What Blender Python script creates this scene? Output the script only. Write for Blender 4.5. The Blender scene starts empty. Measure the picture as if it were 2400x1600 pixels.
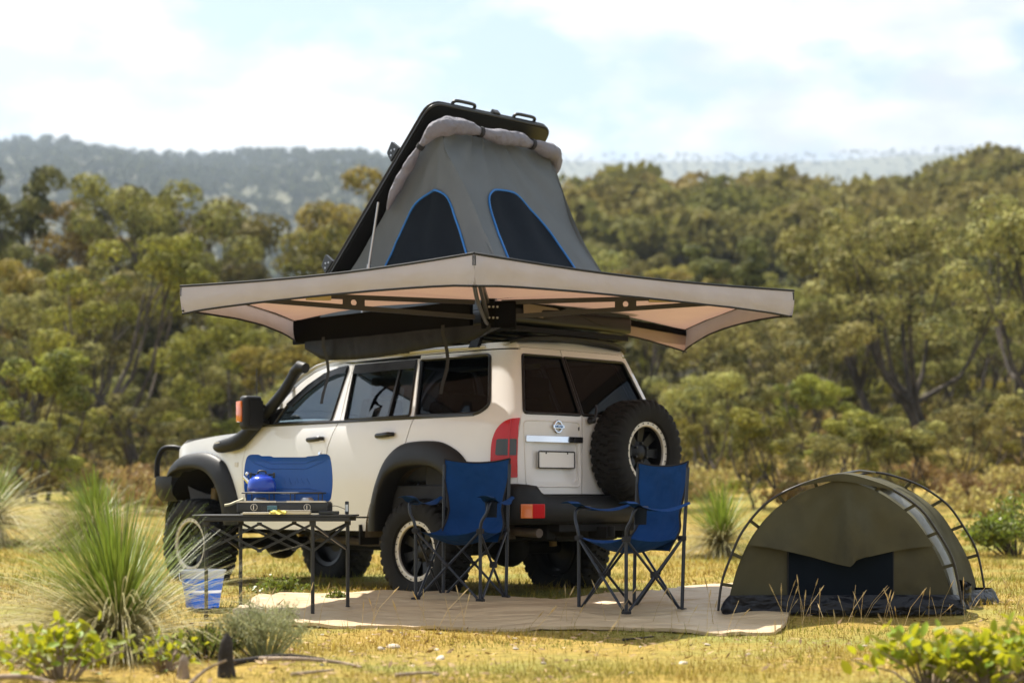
import bpy, bmesh, math, random
import numpy as np
from mathutils import Vector, Matrix, Quaternion, noise as mnoise
from mathutils.geometry import delaunay_2d_cdt

random.seed(7)
RNG = np.random.default_rng(7)
R = math.radians
SC = bpy.context.scene
COL = SC.collection

# ---------------------------------------------------------------- camera
cam_data = bpy.data.cameras.new('camera')
cam = bpy.data.objects.new('camera', cam_data)
COL.objects.link(cam)
cam.location = (0, 0, 0.8)
cam.rotation_euler = (R(90), 0, 0)
cam_data.sensor_width = 36.0
cam_data.lens = 63.0
cam_data.shift_y = 370 / 2400
cam_data.clip_start = 0.1
cam_data.clip_end = 12000
cam_data.dof.use_dof = True
cam_data.dof.focus_distance = 12.1
cam_data.dof.aperture_fstop = 1.65
SC.camera = cam

# ---------------------------------------------------------------- sky and sun
TO_SUN = Vector((-0.92, 0.92, 2.2)).normalized()
world = bpy.data.worlds.new('World')
SC.world = world
world.use_nodes = True
wn = world.node_tree
wn.nodes.clear()
w_out = wn.nodes.new('ShaderNodeOutputWorld')
w_bg = wn.nodes.new('ShaderNodeBackground')
w_bg.inputs['Strength'].default_value = 0.11
sky = wn.nodes.new('ShaderNodeTexSky')
sky.sky_type = 'NISHITA'
sky.sun_disc = False
sky.sun_elevation = math.asin(TO_SUN.z)
sky.sun_rotation = math.atan2(TO_SUN.x, TO_SUN.y)
sky.air_density = 1.0
sky.dust_density = 1.2
w_tc = wn.nodes.new('ShaderNodeTexCoord')
w_map = wn.nodes.new('ShaderNodeMapping')
w_map.inputs['Scale'].default_value = (7.5, 7.5, 17.0)
w_map.inputs['Location'].default_value = (3.3, 0.4, 1.15)
wn.links.new(w_tc.outputs['Generated'], w_map.inputs['Vector'])
w_n1 = wn.nodes.new('ShaderNodeTexNoise')
w_n1.inputs['Scale'].default_value = 1.0
w_n1.inputs['Detail'].default_value = 7.0
w_n1.inputs['Roughness'].default_value = 0.56
wn.links.new(w_map.outputs['Vector'], w_n1.inputs['Vector'])
w_cr = wn.nodes.new('ShaderNodeValToRGB')
w_cr.color_ramp.elements[0].position = 0.395
w_cr.color_ramp.elements[0].color = (0, 0, 0, 1)
w_cr.color_ramp.elements[1].position = 0.51
w_cr.color_ramp.elements[1].color = (1, 1, 1, 1)
wn.links.new(w_n1.outputs['Fac'], w_cr.inputs['Fac'])
w_map2 = wn.nodes.new('ShaderNodeMapping')
w_map2.inputs['Scale'].default_value = (12.0, 12.0, 30.0)
w_map2.inputs['Location'].default_value = (1.0, 5.0, 2.6)
wn.links.new(w_tc.outputs['Generated'], w_map2.inputs['Vector'])
w_n2 = wn.nodes.new('ShaderNodeTexNoise')
w_n2.inputs['Detail'].default_value = 5.0
w_n2.inputs['Scale'].default_value = 1.0
wn.links.new(w_map2.outputs['Vector'], w_n2.inputs['Vector'])
w_cc = wn.nodes.new('ShaderNodeValToRGB')
CL = 1.0
w_cc.color_ramp.elements[0].position = 0.38
w_cc.color_ramp.elements[0].color = (2.75, 2.82, 3.0, 1)
w_cc.color_ramp.elements[1].position = 0.56
w_cc.color_ramp.elements[1].color = (4.4, 4.4, 4.4, 1)
wn.links.new(w_n2.outputs['Fac'], w_cc.inputs['Fac'])
w_mix = wn.nodes.new('ShaderNodeMix')
w_mix.data_type = 'RGBA'
w_mix.clamp_factor = True
wn.links.new(w_cr.outputs['Color'], w_mix.inputs[0])
w_thin = wn.nodes.new('ShaderNodeMix')
w_thin.data_type = 'RGBA'
w_thin.inputs[0].default_value = 0.7
w_thin.inputs[7].default_value = (1.55, 2.1, 2.85, 1)
wn.links.new(sky.outputs['Color'], w_thin.inputs[6])
wn.links.new(w_thin.outputs[2], w_mix.inputs[6])
wn.links.new(w_cc.outputs['Color'], w_mix.inputs[7])
wn.links.new(w_mix.outputs[2], w_bg.inputs['Color'])
wn.links.new(w_bg.outputs[0], w_out.inputs['Surface'])

sun_data = bpy.data.lights.new('sun', 'SUN')
sun_data.energy = 5.0
sun_data.angle = R(0.53)
sun_data.color = (1.0, 0.935, 0.83)
sun = bpy.data.objects.new('sun', sun_data)
COL.objects.link(sun)
sun.location = TO_SUN * 60
sun.rotation_euler = (-TO_SUN).to_track_quat('-Z', 'Y').to_euler()

SC.view_settings.view_transform = 'Standard'
SC.view_settings.look = 'None'
SC.view_settings.exposure = 1.22
SC.view_settings.gamma = 1.0
SC.view_settings.use_curve_mapping = False
SC.cycles.max_bounces = 8
SC.cycles.diffuse_bounces = 3
SC.cycles.glossy_bounces = 4
SC.cycles.transparent_max_bounces = 12
SC.cycles.transmission_bounces = 6
SC.cycles.use_denoising = True
SC.cycles.sample_clamp_indirect = 6.0
SC.cycles.caustics_reflective = False
SC.cycles.caustics_refractive = False

# ---------------------------------------------------------------- helpers
def tag(o, label=None, cat=None, group=None, kind=None):
    if label: o['label'] = label
    if cat: o['category'] = cat
    if group: o['group'] = group
    if kind: o['kind'] = kind
    return o

def thing(name, loc, label, cat, rotz=0.0, group=None):
    o = bpy.data.objects.new(name, None)
    o.empty_display_size = 0.1
    COL.objects.link(o)
    o.location = loc
    o.rotation_euler = (0, 0, rotz)
    return tag(o, label, cat, group)

def copy_tree(o, parent=None):
    c = o.copy()
    COL.objects.link(c)
    if parent is not None:
        c.parent = parent
    for ch in o.children:
        copy_tree(ch, c)
    return c

MATS = {}
def mat(name, col, rough=0.6, metal=0.0, var=0.0, vscale=8.0, bump=0.0, bscale=60.0, coat=0.0, spec=0.5,
        sheen=0.0, trans=None, island=0.0, objvar=0.0, hue=0.0, col2=None, c2scale=3.0, c2lo=0.45, c2hi=0.6, bdetail=3.0, stretch=None, wrinkle=None):
    """Principled material; var = value noise, island / objvar = variation per leaf / per object, trans = translucent share."""
    m = bpy.data.materials.new(name)
    m.use_nodes = True
    nt = m.node_tree
    b = nt.nodes['Principled BSDF']
    out = nt.nodes['Material Output']
    b.inputs['Base Color'].default_value = (*col, 1)
    b.inputs['Roughness'].default_value = rough
    b.inputs['Metallic'].default_value = metal
    b.inputs['Specular IOR Level'].default_value = spec
    if coat:
        b.inputs['Coat Weight'].default_value = coat
        b.inputs['Coat Roughness'].default_value = 0.06
    if sheen:
        b.inputs['Sheen Weight'].default_value = sheen
    tc = nt.nodes.new('ShaderNodeTexCoord')
    vec = tc.outputs['Object']
    if stretch:
        mp = nt.nodes.new('ShaderNodeMapping')
        mp.inputs['Scale'].default_value = stretch
        nt.links.new(vec, mp.inputs['Vector'])
        vec = mp.outputs['Vector']
    csock = None
    if col2 is not None:
        n = nt.nodes.new('ShaderNodeTexNoise')
        n.inputs['Scale'].default_value = c2scale
        n.inputs['Detail'].default_value = 6
        n.inputs['Roughness'].default_value = 0.62
        nt.links.new(vec, n.inputs['Vector'])
        cr = nt.nodes.new('ShaderNodeValToRGB')
        cr.color_ramp.elements[0].position = c2lo
        cr.color_ramp.elements[1].position = c2hi
        cr.color_ramp.elements[0].color = (*col, 1)
        cr.color_ramp.elements[1].color = (*col2, 1)
        nt.links.new(n.outputs['Fac'], cr.inputs['Fac'])
        csock = cr.outputs['Color']
    def hsv(fac_sock, lo, hi, hlo=0.0):
        nonlocal csock
        h = nt.nodes.new('ShaderNodeHueSaturation')
        if csock is None:
            h.inputs['Color'].default_value = (*col, 1)
        else:
            nt.links.new(csock, h.inputs['Color'])
        mr = nt.nodes.new('ShaderNodeMapRange')
        mr.inputs['To Min'].default_value = lo
        mr.inputs['To Max'].default_value = hi
        nt.links.new(fac_sock, mr.inputs['Value'])
        nt.links.new(mr.outputs[0], h.inputs['Value'])
        if hlo:
            mr2 = nt.nodes.new('ShaderNodeMapRange')
            mr2.inputs['To Min'].default_value = 0.5 - hlo
            mr2.inputs['To Max'].default_value = 0.5 + hlo * 0.6
            nt.links.new(fac_sock, mr2.inputs['Value'])
            nt.links.new(mr2.outputs[0], h.inputs['Hue'])
        csock = h.outputs['Color']
    if var:
        n = nt.nodes.new('ShaderNodeTexNoise')
        n.inputs['Scale'].default_value = vscale
        n.inputs['Detail'].default_value = 5
        n.inputs['Roughness'].default_value = 0.6
        nt.links.new(vec, n.inputs['Vector'])
        st = nt.nodes.new('ShaderNodeMapRange')
        st.inputs['From Min'].default_value = 0.28
        st.inputs['From Max'].default_value = 0.72
        nt.links.new(n.outputs['Fac'], st.inputs['Value'])
        hsv(st.outputs[0], 1 - var, 1 + var)
    if island:
        g = nt.nodes.new('ShaderNodeNewGeometry')
        hsv(g.outputs['Random Per Island'], 1 - island, 1 + island, hue)
    if objvar:
        oi = nt.nodes.new('ShaderNodeObjectInfo')
        hsv(oi.outputs['Random'], 1 - objvar, 1 + objvar, hue * 1.2)
    if csock is not None:
        nt.links.new(csock, b.inputs['Base Color'])
    if bump:
        n = nt.nodes.new('ShaderNodeTexNoise')
        n.inputs['Scale'].default_value = bscale
        n.inputs['Detail'].default_value = bdetail
        nt.links.new(vec, n.inputs['Vector'])
        bp = nt.nodes.new('ShaderNodeBump')
        bp.inputs['Strength'].default_value = bump
        bp.inputs['Distance'].default_value = 0.02
        nt.links.new(n.outputs['Fac'], bp.inputs['Height'])
        nt.links.new(bp.outputs['Normal'], b.inputs['Normal'])
    if wrinkle:
        ws, wsc, wd, wst = wrinkle
        wm = nt.nodes.new('ShaderNodeMapping')
        wm.inputs['Scale'].default_value = wst
        nt.links.new(tc.outputs['Object'], wm.inputs['Vector'])
        wn_ = nt.nodes.new('ShaderNodeTexNoise')
        wn_.inputs['Scale'].default_value = wsc
        wn_.inputs['Detail'].default_value = 2
        wn_.inputs['Distortion'].default_value = 0.3
        nt.links.new(wm.outputs['Vector'], wn_.inputs['Vector'])
        wb_ = nt.nodes.new('ShaderNodeBump')
        wb_.inputs['Strength'].default_value = ws
        wb_.inputs['Distance'].default_value = wd
        nt.links.new(wn_.outputs['Fac'], wb_.inputs['Height'])
        prev = [l for l in nt.links if l.to_socket == b.inputs['Normal']]
        if prev:
            nt.links.new(prev[0].from_socket, wb_.inputs['Normal'])
        nt.links.new(wb_.outputs['Normal'], b.inputs['Normal'])
    if trans:
        share, tcol = trans
        t = nt.nodes.new('ShaderNodeBsdfTranslucent')
        if tcol is None and csock is not None:
            nt.links.new(csock, t.inputs['Color'])
        else:
            t.inputs['Color'].default_value = (*(tcol or col), 1)
        mx = nt.nodes.new('ShaderNodeMixShader')
        mx.inputs['Fac'].default_value = share
        nt.links.new(b.outputs[0], mx.inputs[1])
        nt.links.new(t.outputs[0], mx.inputs[2])
        nt.links.new(mx.outputs[0], out.inputs['Surface'])
    MATS[name] = m
    return m

def glass_mat(name, tint, gloss=0.05, refl=0.10, top=0.85):
    m = bpy.data.materials.new(name)
    m.use_nodes = True
    nt = m.node_tree
    nt.nodes.remove(nt.nodes['Principled BSDF'])
    out = nt.nodes['Material Output']
    tr = nt.nodes.new('ShaderNodeBsdfTransparent')
    tr.inputs['Color'].default_value = (*tint, 1)
    gl = nt.nodes.new('ShaderNodeBsdfGlossy')
    gl.inputs['Roughness'].default_value = gloss
    gl.inputs['Color'].default_value = (0.9, 0.95, 1.0, 1)
    fr = nt.nodes.new('ShaderNodeLayerWeight')
    fr.inputs['Blend'].default_value = 0.22
    mr = nt.nodes.new('ShaderNodeMapRange')
    mr.inputs['To Min'].default_value = refl
    mr.inputs['To Max'].default_value = top
    nt.links.new(fr.outputs['Fresnel'], mr.inputs['Value'])
    mx = nt.nodes.new('ShaderNodeMixShader')
    nt.links.new(mr.outputs[0], mx.inputs['Fac'])
    nt.links.new(tr.outputs[0], mx.inputs[1])
    nt.links.new(gl.outputs[0], mx.inputs[2])
    nt.links.new(mx.outputs[0], out.inputs['Surface'])
    MATS[name] = m
    return m

def fbm(x, y, z=0.0, s=1.0, o=3):
    v, a, t = 0.0, 1.0, 0.0
    for _ in range(o):
        v += a * mnoise.noise((x * s, y * s, z * s))
        t += a
        a *= 0.5
        s *= 2.03
    return v / t

class MB:
    """Collects vertices and faces; build() links them as one mesh object."""
    def __init__(self):
        self.v, self.f = [], []
    def add(self, vs, fs):
        o = len(self.v)
        self.v += [tuple(p) for p in vs]
        self.f += [tuple(i + o for i in q) for q in fs]
        return self
    def box(self, c, s, rot=None, taper=1.0):
        hx, hy, hz = s[0] / 2, s[1] / 2, s[2] / 2
        vs = []
        for z in (-hz, hz):
            k = taper if z > 0 else 1.0
            for x, y in ((-hx, -hy), (hx, -hy), (hx, hy), (-hx, hy)):
                vs.append(Vector((x * k, y * k, z)))
        if rot is not None:
            vs = [rot @ p for p in vs]
        c = Vector(c)
        return self.add([p + c for p in vs], [(3, 2, 1, 0), (4, 5, 6, 7), (0, 1, 5, 4), (1, 2, 6, 5), (2, 3, 7, 6), (3, 0, 4, 7)])
    def bar(self, a, b, w, h, up=(0, 0, 1)):
        """rectangular bar from a to b, w wide, h along up"""
        a, b = Vector(a), Vector(b)
        d = (b - a).normalized()
        u = Vector(up)
        s = d.cross(u)
        if s.length < 1e-4:
            s = d.cross(Vector((1, 0, 0)))
        s.normalize()
        u = s.cross(d).normalized()
        vs = []
        for p in (a, b):
            for i, j in ((-1, -1), (1, -1), (1, 1), (-1, 1)):
                vs.append(p + s * (i * w / 2) + u * (j * h / 2))
        return self.add(vs, [(3, 2, 1, 0), (4, 5, 6, 7), (0, 1, 5, 4), (1, 2, 6, 5), (2, 3, 7, 6), (3, 0, 4, 7)])
    def tube(self, path, r, n=8, caps=True, closed=False, flat=None):
        P = [Vector(p) for p in path]
        m = len(P)
        rs = r if isinstance(r, (list, tuple)) else [r] * m
        T = []
        for i in range(m):
            if closed:
                t = P[(i + 1) % m] - P[i - 1]
            else:
                t = P[min(i + 1, m - 1)] - P[max(i - 1, 0)]
            if t.length < 1e-9:
                t = Vector((0, 0, 1))
            T.append(t.normalized())
        ref = Vector((0, 0, 1)) if abs(T[0].z) < 0.9 else Vector((1, 0, 0))
        nrm = (ref - T[0] * ref.dot(T[0])).normalized()
        rings = []
        for i in range(m):
            if i:
                q = T[i - 1].rotation_difference(T[i])
                nrm = q @ nrm
                nrm = (nrm - T[i] * nrm.dot(T[i])).normalized()
            bn = T[i].cross(nrm)
            ring = []
            for k in range(n):
                a = 2 * math.pi * k / n
                fx = 1.0 if flat is None else flat
                ring.append(P[i] + nrm * (math.cos(a) * rs[i]) + bn * (math.sin(a) * rs[i] * fx))
            rings.append(ring)
        vs = [p for ring in rings for p in ring]
        fs = []
        last = m if closed else m - 1
        for i in range(last):
            for k in range(n):
                a0, a1 = i * n + k, i * n + (k + 1) % n
                j = (i + 1) % m
                fs.append((a0, a1, j * n + (k + 1) % n, j * n + k))
        if caps and not closed:
            fs.append(tuple(range(n - 1, -1, -1)))
            fs.append(tuple((m - 1) * n + k for k in range(n)))
        return self.add(vs, fs)
    def lathe(self, prof, n=24, M=None, closed=False, arc=(0, 2 * math.pi)):
        """prof: list of (r, h); axis local z unless M given"""
        vs, fs = [], []
        m = len(prof)
        full = abs(arc[1] - arc[0] - 2 * math.pi) < 1e-6
        cnt = n if full else n + 1
        for k in range(cnt):
            a = arc[0] + (arc[1] - arc[0]) * k / n
            for r, h in prof:
                vs.append(Vector((r * math.cos(a), r * math.sin(a), h)))
        if M is not None:
            vs = [M @ p for p in vs]
        for k in range(n):
            k2 = (k + 1) % cnt
            for i in range(m if closed else m - 1):
                j = (i + 1) % m
                fs.append((k * m + i, k2 * m + i, k2 * m + j, k * m + j))
        return self.add(vs, fs)
    def grid(self, pts, wrap=False):
        """pts: rows of points"""
        h, w = len(pts), len(pts[0])
        vs = [p for row in pts for p in row]
        fs = []
        for i in range(h - 1):
            for j in range(w if wrap else w - 1):
                k = (j + 1) % w
                fs.append((i * w + j, i * w + k, (i + 1) * w + k, (i + 1) * w + j))
        return self.add(vs, fs)
    def prism(self, poly, fn0, fn1):
        """poly of 2D points; fn0 / fn1 map it to the two faces"""
        n = len(poly)
        vs = [fn0(*p) for p in poly] + [fn1(*p) for p in poly]
        fs = [tuple(range(n)), tuple(range(2 * n - 1, n - 1, -1))]
        for i in range(n):
            j = (i + 1) % n
            fs.append((i, i + n, j + n, j))
        return self.add(vs, fs)
    def mesh(self, name, smooth=None, bevel=0.0, seg=2, weld=False):
        me = bpy.data.meshes.new(name)
        me.from_pydata([tuple(p) for p in self.v], [], self.f)
        if bevel or weld or smooth is not None:
            bm = bmesh.new()
            bm.from_mesh(me)
            if weld:
                bmesh.ops.remove_doubles(bm, verts=bm.verts, dist=1e-4)
            bmesh.ops.recalc_face_normals(bm, faces=bm.faces)
            if bevel:
                es = [e for e in bm.edges if e.is_manifold and e.calc_face_angle(0) > R(28)]
                bmesh.ops.bevel(bm, geom=es, offset=bevel, segments=seg, profile=0.6, affect='EDGES', clamp_overlap=True)
            bm.to_mesh(me)
            bm.free()
        if smooth is not None:
            me.shade_smooth()
            me.set_sharp_from_angle(angle=R(smooth))
        me.validate()
        me.update()
        return me
    def build(self, name, m, parent=None, smooth=None, bevel=0.0, seg=2, weld=False, label=None):
        me = self.mesh(name, smooth, bevel, seg, weld)
        me.materials.append(m if not isinstance(m, str) else MATS[m])
        o = bpy.data.objects.new(name, me)
        COL.objects.link(o)
        if parent is not None:
            o.parent = parent
        if label:
            o['label'] = label
        return o

def rounded(pts, seg=5):
    """pts: (x, y, radius) -> polygon with filleted corners"""
    out = []
    n = len(pts)
    for i in range(n):
        p = Vector(pts[i][:2])
        r = pts[i][2] if len(pts[i]) > 2 else 0.0
        a, b = Vector(pts[i - 1][:2]), Vector(pts[(i + 1) % n][:2])
        if r <= 0:
            out.append((p.x, p.y))
            continue
        da, db = (a - p), (b - p)
        r1 = min(r, da.length * 0.48, db.length * 0.48)
        p0, p1 = p + da.normalized() * r1, p + db.normalized() * r1
        for k in range(seg + 1):
            t = k / seg
            q = p0 * (1 - t) ** 2 + p * (2 * t * (1 - t)) + p1 * t ** 2
            out.append((q.x, q.y))
    return out

def in_poly(x, y, poly):
    c = False
    n = len(poly)
    j = n - 1
    for i in range(n):
        xi, yi = poly[i]
        xj, yj = poly[j]
        if (yi > y) != (yj > y) and x < (xj - xi) * (y - yi) / (yj - yi) + xi:
            c = not c
        j = i
    return c

def resample(poly, step):
    out = []
    n = len(poly)
    for i in range(n):
        a, b = poly[i], poly[(i + 1) % n]
        L = math.hypot(b[0] - a[0], b[1] - a[1])
        k = max(1, int(math.ceil(L / step)))
        for t in range(k):
            out.append((a[0] + (b[0] - a[0]) * t / k, a[1] + (b[1] - a[1]) * t / k))
    return out

def catmull(pts, n=6, closed=False):
    out = []
    m = len(pts)
    P = [Vector(p) for p in pts]
    rng = range(m) if closed else range(m - 1)
    for i in rng:
        p0 = P[i - 1] if (closed or i > 0) else P[0]
        p1, p2 = P[i], P[(i + 1) % m]
        p3 = P[(i + 2) % m] if (closed or i + 2 < m) else P[-1]
        for k in range(n):
            t = k / n
            out.append(0.5 * ((2 * p1) + (p2 - p0) * t + (2 * p0 - 5 * p1 + 4 * p2 - p3) * t * t + (3 * p1 - p0 - 3 * p2 + p3) * t ** 3))
    if not closed:
        out.append(P[-1])
    return out

def panel(poly, holes, fn, step=0.08, rim=0.02, jit=0.0):
    """Fill a 2D outline with holes, map it by fn(u, v) -> (point, inward) and turn its edges inward. Returns an MB."""
    poly = resample(poly, step)
    holes = [resample(h, step) for h in holes]
    verts, edges = [], []
    for loop in [poly] + holes:
        o = len(verts)
        verts += [Vector(p) for p in loop]
        edges += [(o + i, o + (i + 1) % len(loop)) for i in range(len(loop))]
    xs = [p[0] for p in poly]
    ys = [p[1] for p in poly]
    ny = max(1, int((max(ys) - min(ys)) / step))
    nx = max(1, int((max(xs) - min(xs)) / step))
    for i in range(1, nx):
        for j in range(1, ny):
            x = min(xs) + (max(xs) - min(xs)) * (i + (0.5 if j % 2 else 0.0) * 0.9) / nx
            y = min(ys) + (max(ys) - min(ys)) * j / ny
            if in_poly(x, y, poly) and not any(in_poly(x, y, h) for h in holes):
                ok = True
                for q in verts[:len(poly) + sum(len(h) for h in holes)]:
                    if abs(q.x - x) + abs(q.y - y) < step * 0.45:
                        ok = False
                        break
                if ok:
                    verts.append(Vector((x, y)))
    vo, eo, fo, *_ = delaunay_2d_cdt(verts, edges, [], 0, 1e-6)
    tris = []
    for f in fo:
        cx = sum(vo[i].x for i in f) / len(f)
        cy = sum(vo[i].y for i in f) / len(f)
        if in_poly(cx, cy, poly) and not any(in_poly(cx, cy, h) for h in holes):
            tris.append(tuple(f))
    mb = MB()
    P, IN = [], []
    for q in vo:
        p, d = fn(q.x, q.y)
        P.append(Vector(p))
        IN.append(Vector(d))
    ec = {}
    for t in tris:
        for i in range(3):
            a, b = t[i], t[(i + 1) % 3]
            ec.setdefault((min(a, b), max(a, b)), []).append((a, b))
    mb.add(P, tris)
    if rim:
        o = len(mb.v)
        mp = {}
        for k, l in ec.items():
            if len(l) == 1:
                a, b = l[0]
                for i in (a, b):
                    if i not in mp:
                        mp[i] = len(mb.v)
                        mb.v.append(tuple(P[i] + IN[i] * rim))
                mb.f.append((b, a, mp[a], mp[b]))
    return mb
# ---------------------------------------------------------------- terrain height
def sstep(t):
    t = np.clip(t, 0.0, 1.0)
    return t * t * (3 - 2 * t)
ZR = ([30, 40, 60, 100, 150, 200, 250, 300, 450, 1500, 2500, 4000, 4500, 9000], [0.45, 1.0, 1.9, 6.5, 16.5, 27.5, 37.0, 44.0, 50.0, 70.0, 250.0, 775.0, 795.0, 400.0])
ZL = ([30, 40, 60, 100, 180, 300, 500, 900, 1400, 1900, 2200, 3000, 4000, 4500, 9000], [0.45, 0.9, 1.2, 1.8, 3.5, 6.0, 20.0, 100.0, 245.0, 362.0, 372.0, 480.0, 780.0, 795.0, 400.0])
def gh_np(x, y):
    x = np.asarray(x, float)
    y = np.asarray(y, float)
    d = np.maximum(y, 0.0)
    z = 0.065 * sstep((d - 11.2) / 1.4)
    near = z + 0.0018 * np.clip(d - 16, 0, 14) ** 2
    u = x / np.maximum(d, 20.0)
    k = sstep((u + 0.085) / 0.15)
    bump = 1.0 + 0.05 * np.sin(u * 21 + 1.3) + 0.035 * np.sin(u * 47 + d * 0.004)
    far = (np.interp(d, *ZR) * (1 + 0.03 * np.clip(u - 0.10, 0, 0.3) / 0.2) * k + np.interp(d, *ZL) * (1 - k)) * np.where(d > 2400, 1 + (bump - 1) * 0.08, np.where(d > 300, 1 + (bump - 1) * 0.35, bump))
    far = np.where(d > 2500, far * 0.985, far)
    t = sstep((d - 28) / 8)
    z = near * (1 - t) + far * t
    z = z + 0.012 * np.sin(x * 1.7 + 0.4) * np.sin(y * 1.3) + 0.008 * np.sin(x * 4.1 + y * 2.2)
    z = z + np.where(d > 30, 0.35 * np.sin(x * 0.21) * np.sin(y * 0.17 + 1.0) * sstep((d - 30) / 30), 0.0)
    return z
def gh(x, y):
    return float(gh_np(x, y))
def on(x, y, dz=0.0):
    return (x, y, gh(x, y) + dz)
# ---------------------------------------------------------------- vehicle materials
mat('white_paint', (0.78, 0.775, 0.775), rough=0.34, coat=0.8, var=0.035, vscale=2.2)
mat('black_plastic', (0.012, 0.0125, 0.014), rough=0.5, spec=0.28, var=0.25, vscale=9, bump=0.12, bscale=220)
mat('flare_plastic', (0.015, 0.0155, 0.017), rough=0.48, spec=0.28, var=0.2, vscale=5, bump=0.06, bscale=260)
mat('black_steel', (0.006, 0.006, 0.007), rough=0.45, spec=0.18, var=0.2, vscale=11)
mat('rubber', (0.0115, 0.011, 0.0105), rough=0.82, spec=0.28, var=0.35, vscale=7, bump=0.15, bscale=120)
mat('rim_black', (0.006, 0.006, 0.007), rough=0.38, spec=0.28)
mat('bead_silver', (0.62, 0.57, 0.49), rough=0.42, metal=0.45, var=0.12, vscale=30, bump=0.05, bscale=300)
mat('bolt_dark', (0.05, 0.05, 0.05), rough=0.4, metal=0.6)
mat('chrome', (0.78, 0.80, 0.83), rough=0.07, metal=1.0)
mat('underbody', (0.010, 0.0095, 0.009), rough=0.8, spec=0.28, var=0.4, vscale=6)
mat('wheel_well', (0.17, 0.145, 0.11), rough=0.9, col2=(0.07, 0.055, 0.04), c2scale=4, c2lo=0.42, c2hi=0.62, var=0.2, vscale=12)
mat('interior', (0.035, 0.036, 0.04), rough=0.85, var=0.2)
mat('seat_cloth', (0.075, 0.08, 0.09), rough=0.95, var=0.2, bump=0.1)
mat('red_lens', (0.55, 0.006, 0.009), rough=0.22, coat=0.25, spec=0.4)
mat('amber_lens', (0.72, 0.16, 0.012), rough=0.12, coat=1.0)
mat('smoke_lens', (0.035, 0.045, 0.046), rough=0.12, coat=0.4, spec=0.4)
mat('clear_lens', (0.75, 0.78, 0.80), rough=0.06, coat=1.0, spec=0.9)
mat('plate_white', (0.88, 0.88, 0.88), rough=0.45)
mat('shock_yellow', (0.42, 0.28, 0.10), rough=0.5, var=0.2)
mat('trim_black', (0.010, 0.010, 0.011), rough=0.30)
mat('badge_blue', (0.10, 0.20, 0.42), rough=0.25, metal=0.4)
mat('steel_bare', (0.45, 0.45, 0.46), rough=0.3, metal=0.9)
mat('muffler', (0.16, 0.13, 0.11), rough=0.6, metal=0.5, var=0.3)
glass_mat('side_glass', (0.22, 0.27, 0.31), 0.02, 0.09)
glass_mat('privacy_glass', (0.04, 0.045, 0.055), 0.02, 0.008, 0.4)
glass_mat('wind_glass', (0.65, 0.72, 0.72), 0.02, 0.08)

WALK = (-0.113, 14.45, 0.0)
VR = R(135.3)
car = thing('four_wheel_drive', WALK, 'white four wheel drive wagon with black flares parked under the awning', 'car', VR)

_WZ = [0.45, 0.56, 0.65, 0.80, 0.95, 1.10, 1.25, 1.36, 1.42, 1.46, 1.60, 1.75, 1.90, 2.00]
_WW = [0.855, 0.872, 0.886, 0.900, 0.908, 0.910, 0.905, 0.893, 0.872, 0.853, 0.806, 0.754, 0.700, 0.655]
def wz(z):
    return float(np.interp(z, _WZ, _WW))
def s0(z):
    return -0.80 + 0.36 * max(0.0, z - 1.42)
SE = 0.26
def side_fn(sgn, off=0.0):
    def fn(s, z):
        w = wz(z)
        b = s0(z)
        if s >= b:
            x, y = s, w
            nx, ny = 0.0, 1.0
            if s > 2.2:
                t = (s - 2.2) / 1.1
                y -= 0.03 * t * t
            if s > 3.0:
                t = (s - 3.0) / 0.38
                y -= 0.16 * t ** 2.4
                nx = min(1.0, 0.9 * t ** 1.4)
        else:
            ph = min((b - s) / SE, 1.25) * math.pi / 2
            x = b - 0.21 * math.sin(ph)
            y = w - 0.10 * (1 - math.cos(ph))
            nx, ny = -math.sin(ph) * 0.6, math.cos(ph) + 0.05
        n = Vector((nx, ny, 0)).normalized()
        p = Vector((x, y, z)) + n * off
        return Vector((p.x, p.y * sgn, p.z)), Vector((-n.x, -n.y * sgn, 0))
    return fn
def re(z):
    return wz(z) - 0.10
def rear_x(y, z):
    return -1.012 + 0.40 * max(0.0, z - 1.42) - 0.03 * (1 - (y / 0.8) ** 2) + 0.02 * max(0.0, 0.95 - z)
def rear_fn(off=0.0):
    def fn(y, z):
        return Vector((rear_x(y, z) - off, y, z)), Vector((1, 0, 0))
    return fn

B_GAP = [(0.968, 1.905), (0.945, 1.44), (1.0, 1.33), (1.05, 1.22), (1.078, 1.10), (1.085, 0.665)]
C_GAP = [(0.112, 1.222), (0.075, 1.33), (0.05, 1.43), (0.105, 1.65), (0.165, 1.905)]
A_EDGE = [(1.97, 1.425), (1.85, 1.575), (1.62, 1.765), (1.45, 1.858), (1.25, 1.905), (1.1, 1.918)]
FRONT_CUT = [(2.172, 0.665), (2.188, 1.10), (2.15, 1.22), (2.07, 1.345)]
G = 0.005
def sh(pts, d):
    return [(p[0] + d, p[1]) for p in pts]

F_WIN = rounded([(1.80, 1.437, 0.02), (1.70, 1.585, 0.03), (1.48, 1.745, 0.05), (1.30, 1.835, 0.05), (1.13, 1.875, 0.03), (1.018, 1.885, 0.02), (1.055, 1.437, 0.02)], 4)
R_WIN = rounded([(0.885, 1.44, 0.02), (0.935, 1.882, 0.03), (0.195, 1.888, 0.03), (0.108, 1.447, 0.03)], 4)
Q_WIN = rounded([(0.03, 1.445, 0.02), (0.135, 1.892, 0.02), (-0.625, 1.89, 0.035), (-0.735, 1.57, 0.05), (-0.752, 1.50, 0.05), (-0.66, 1.44, 0.08)], 6)

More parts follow.
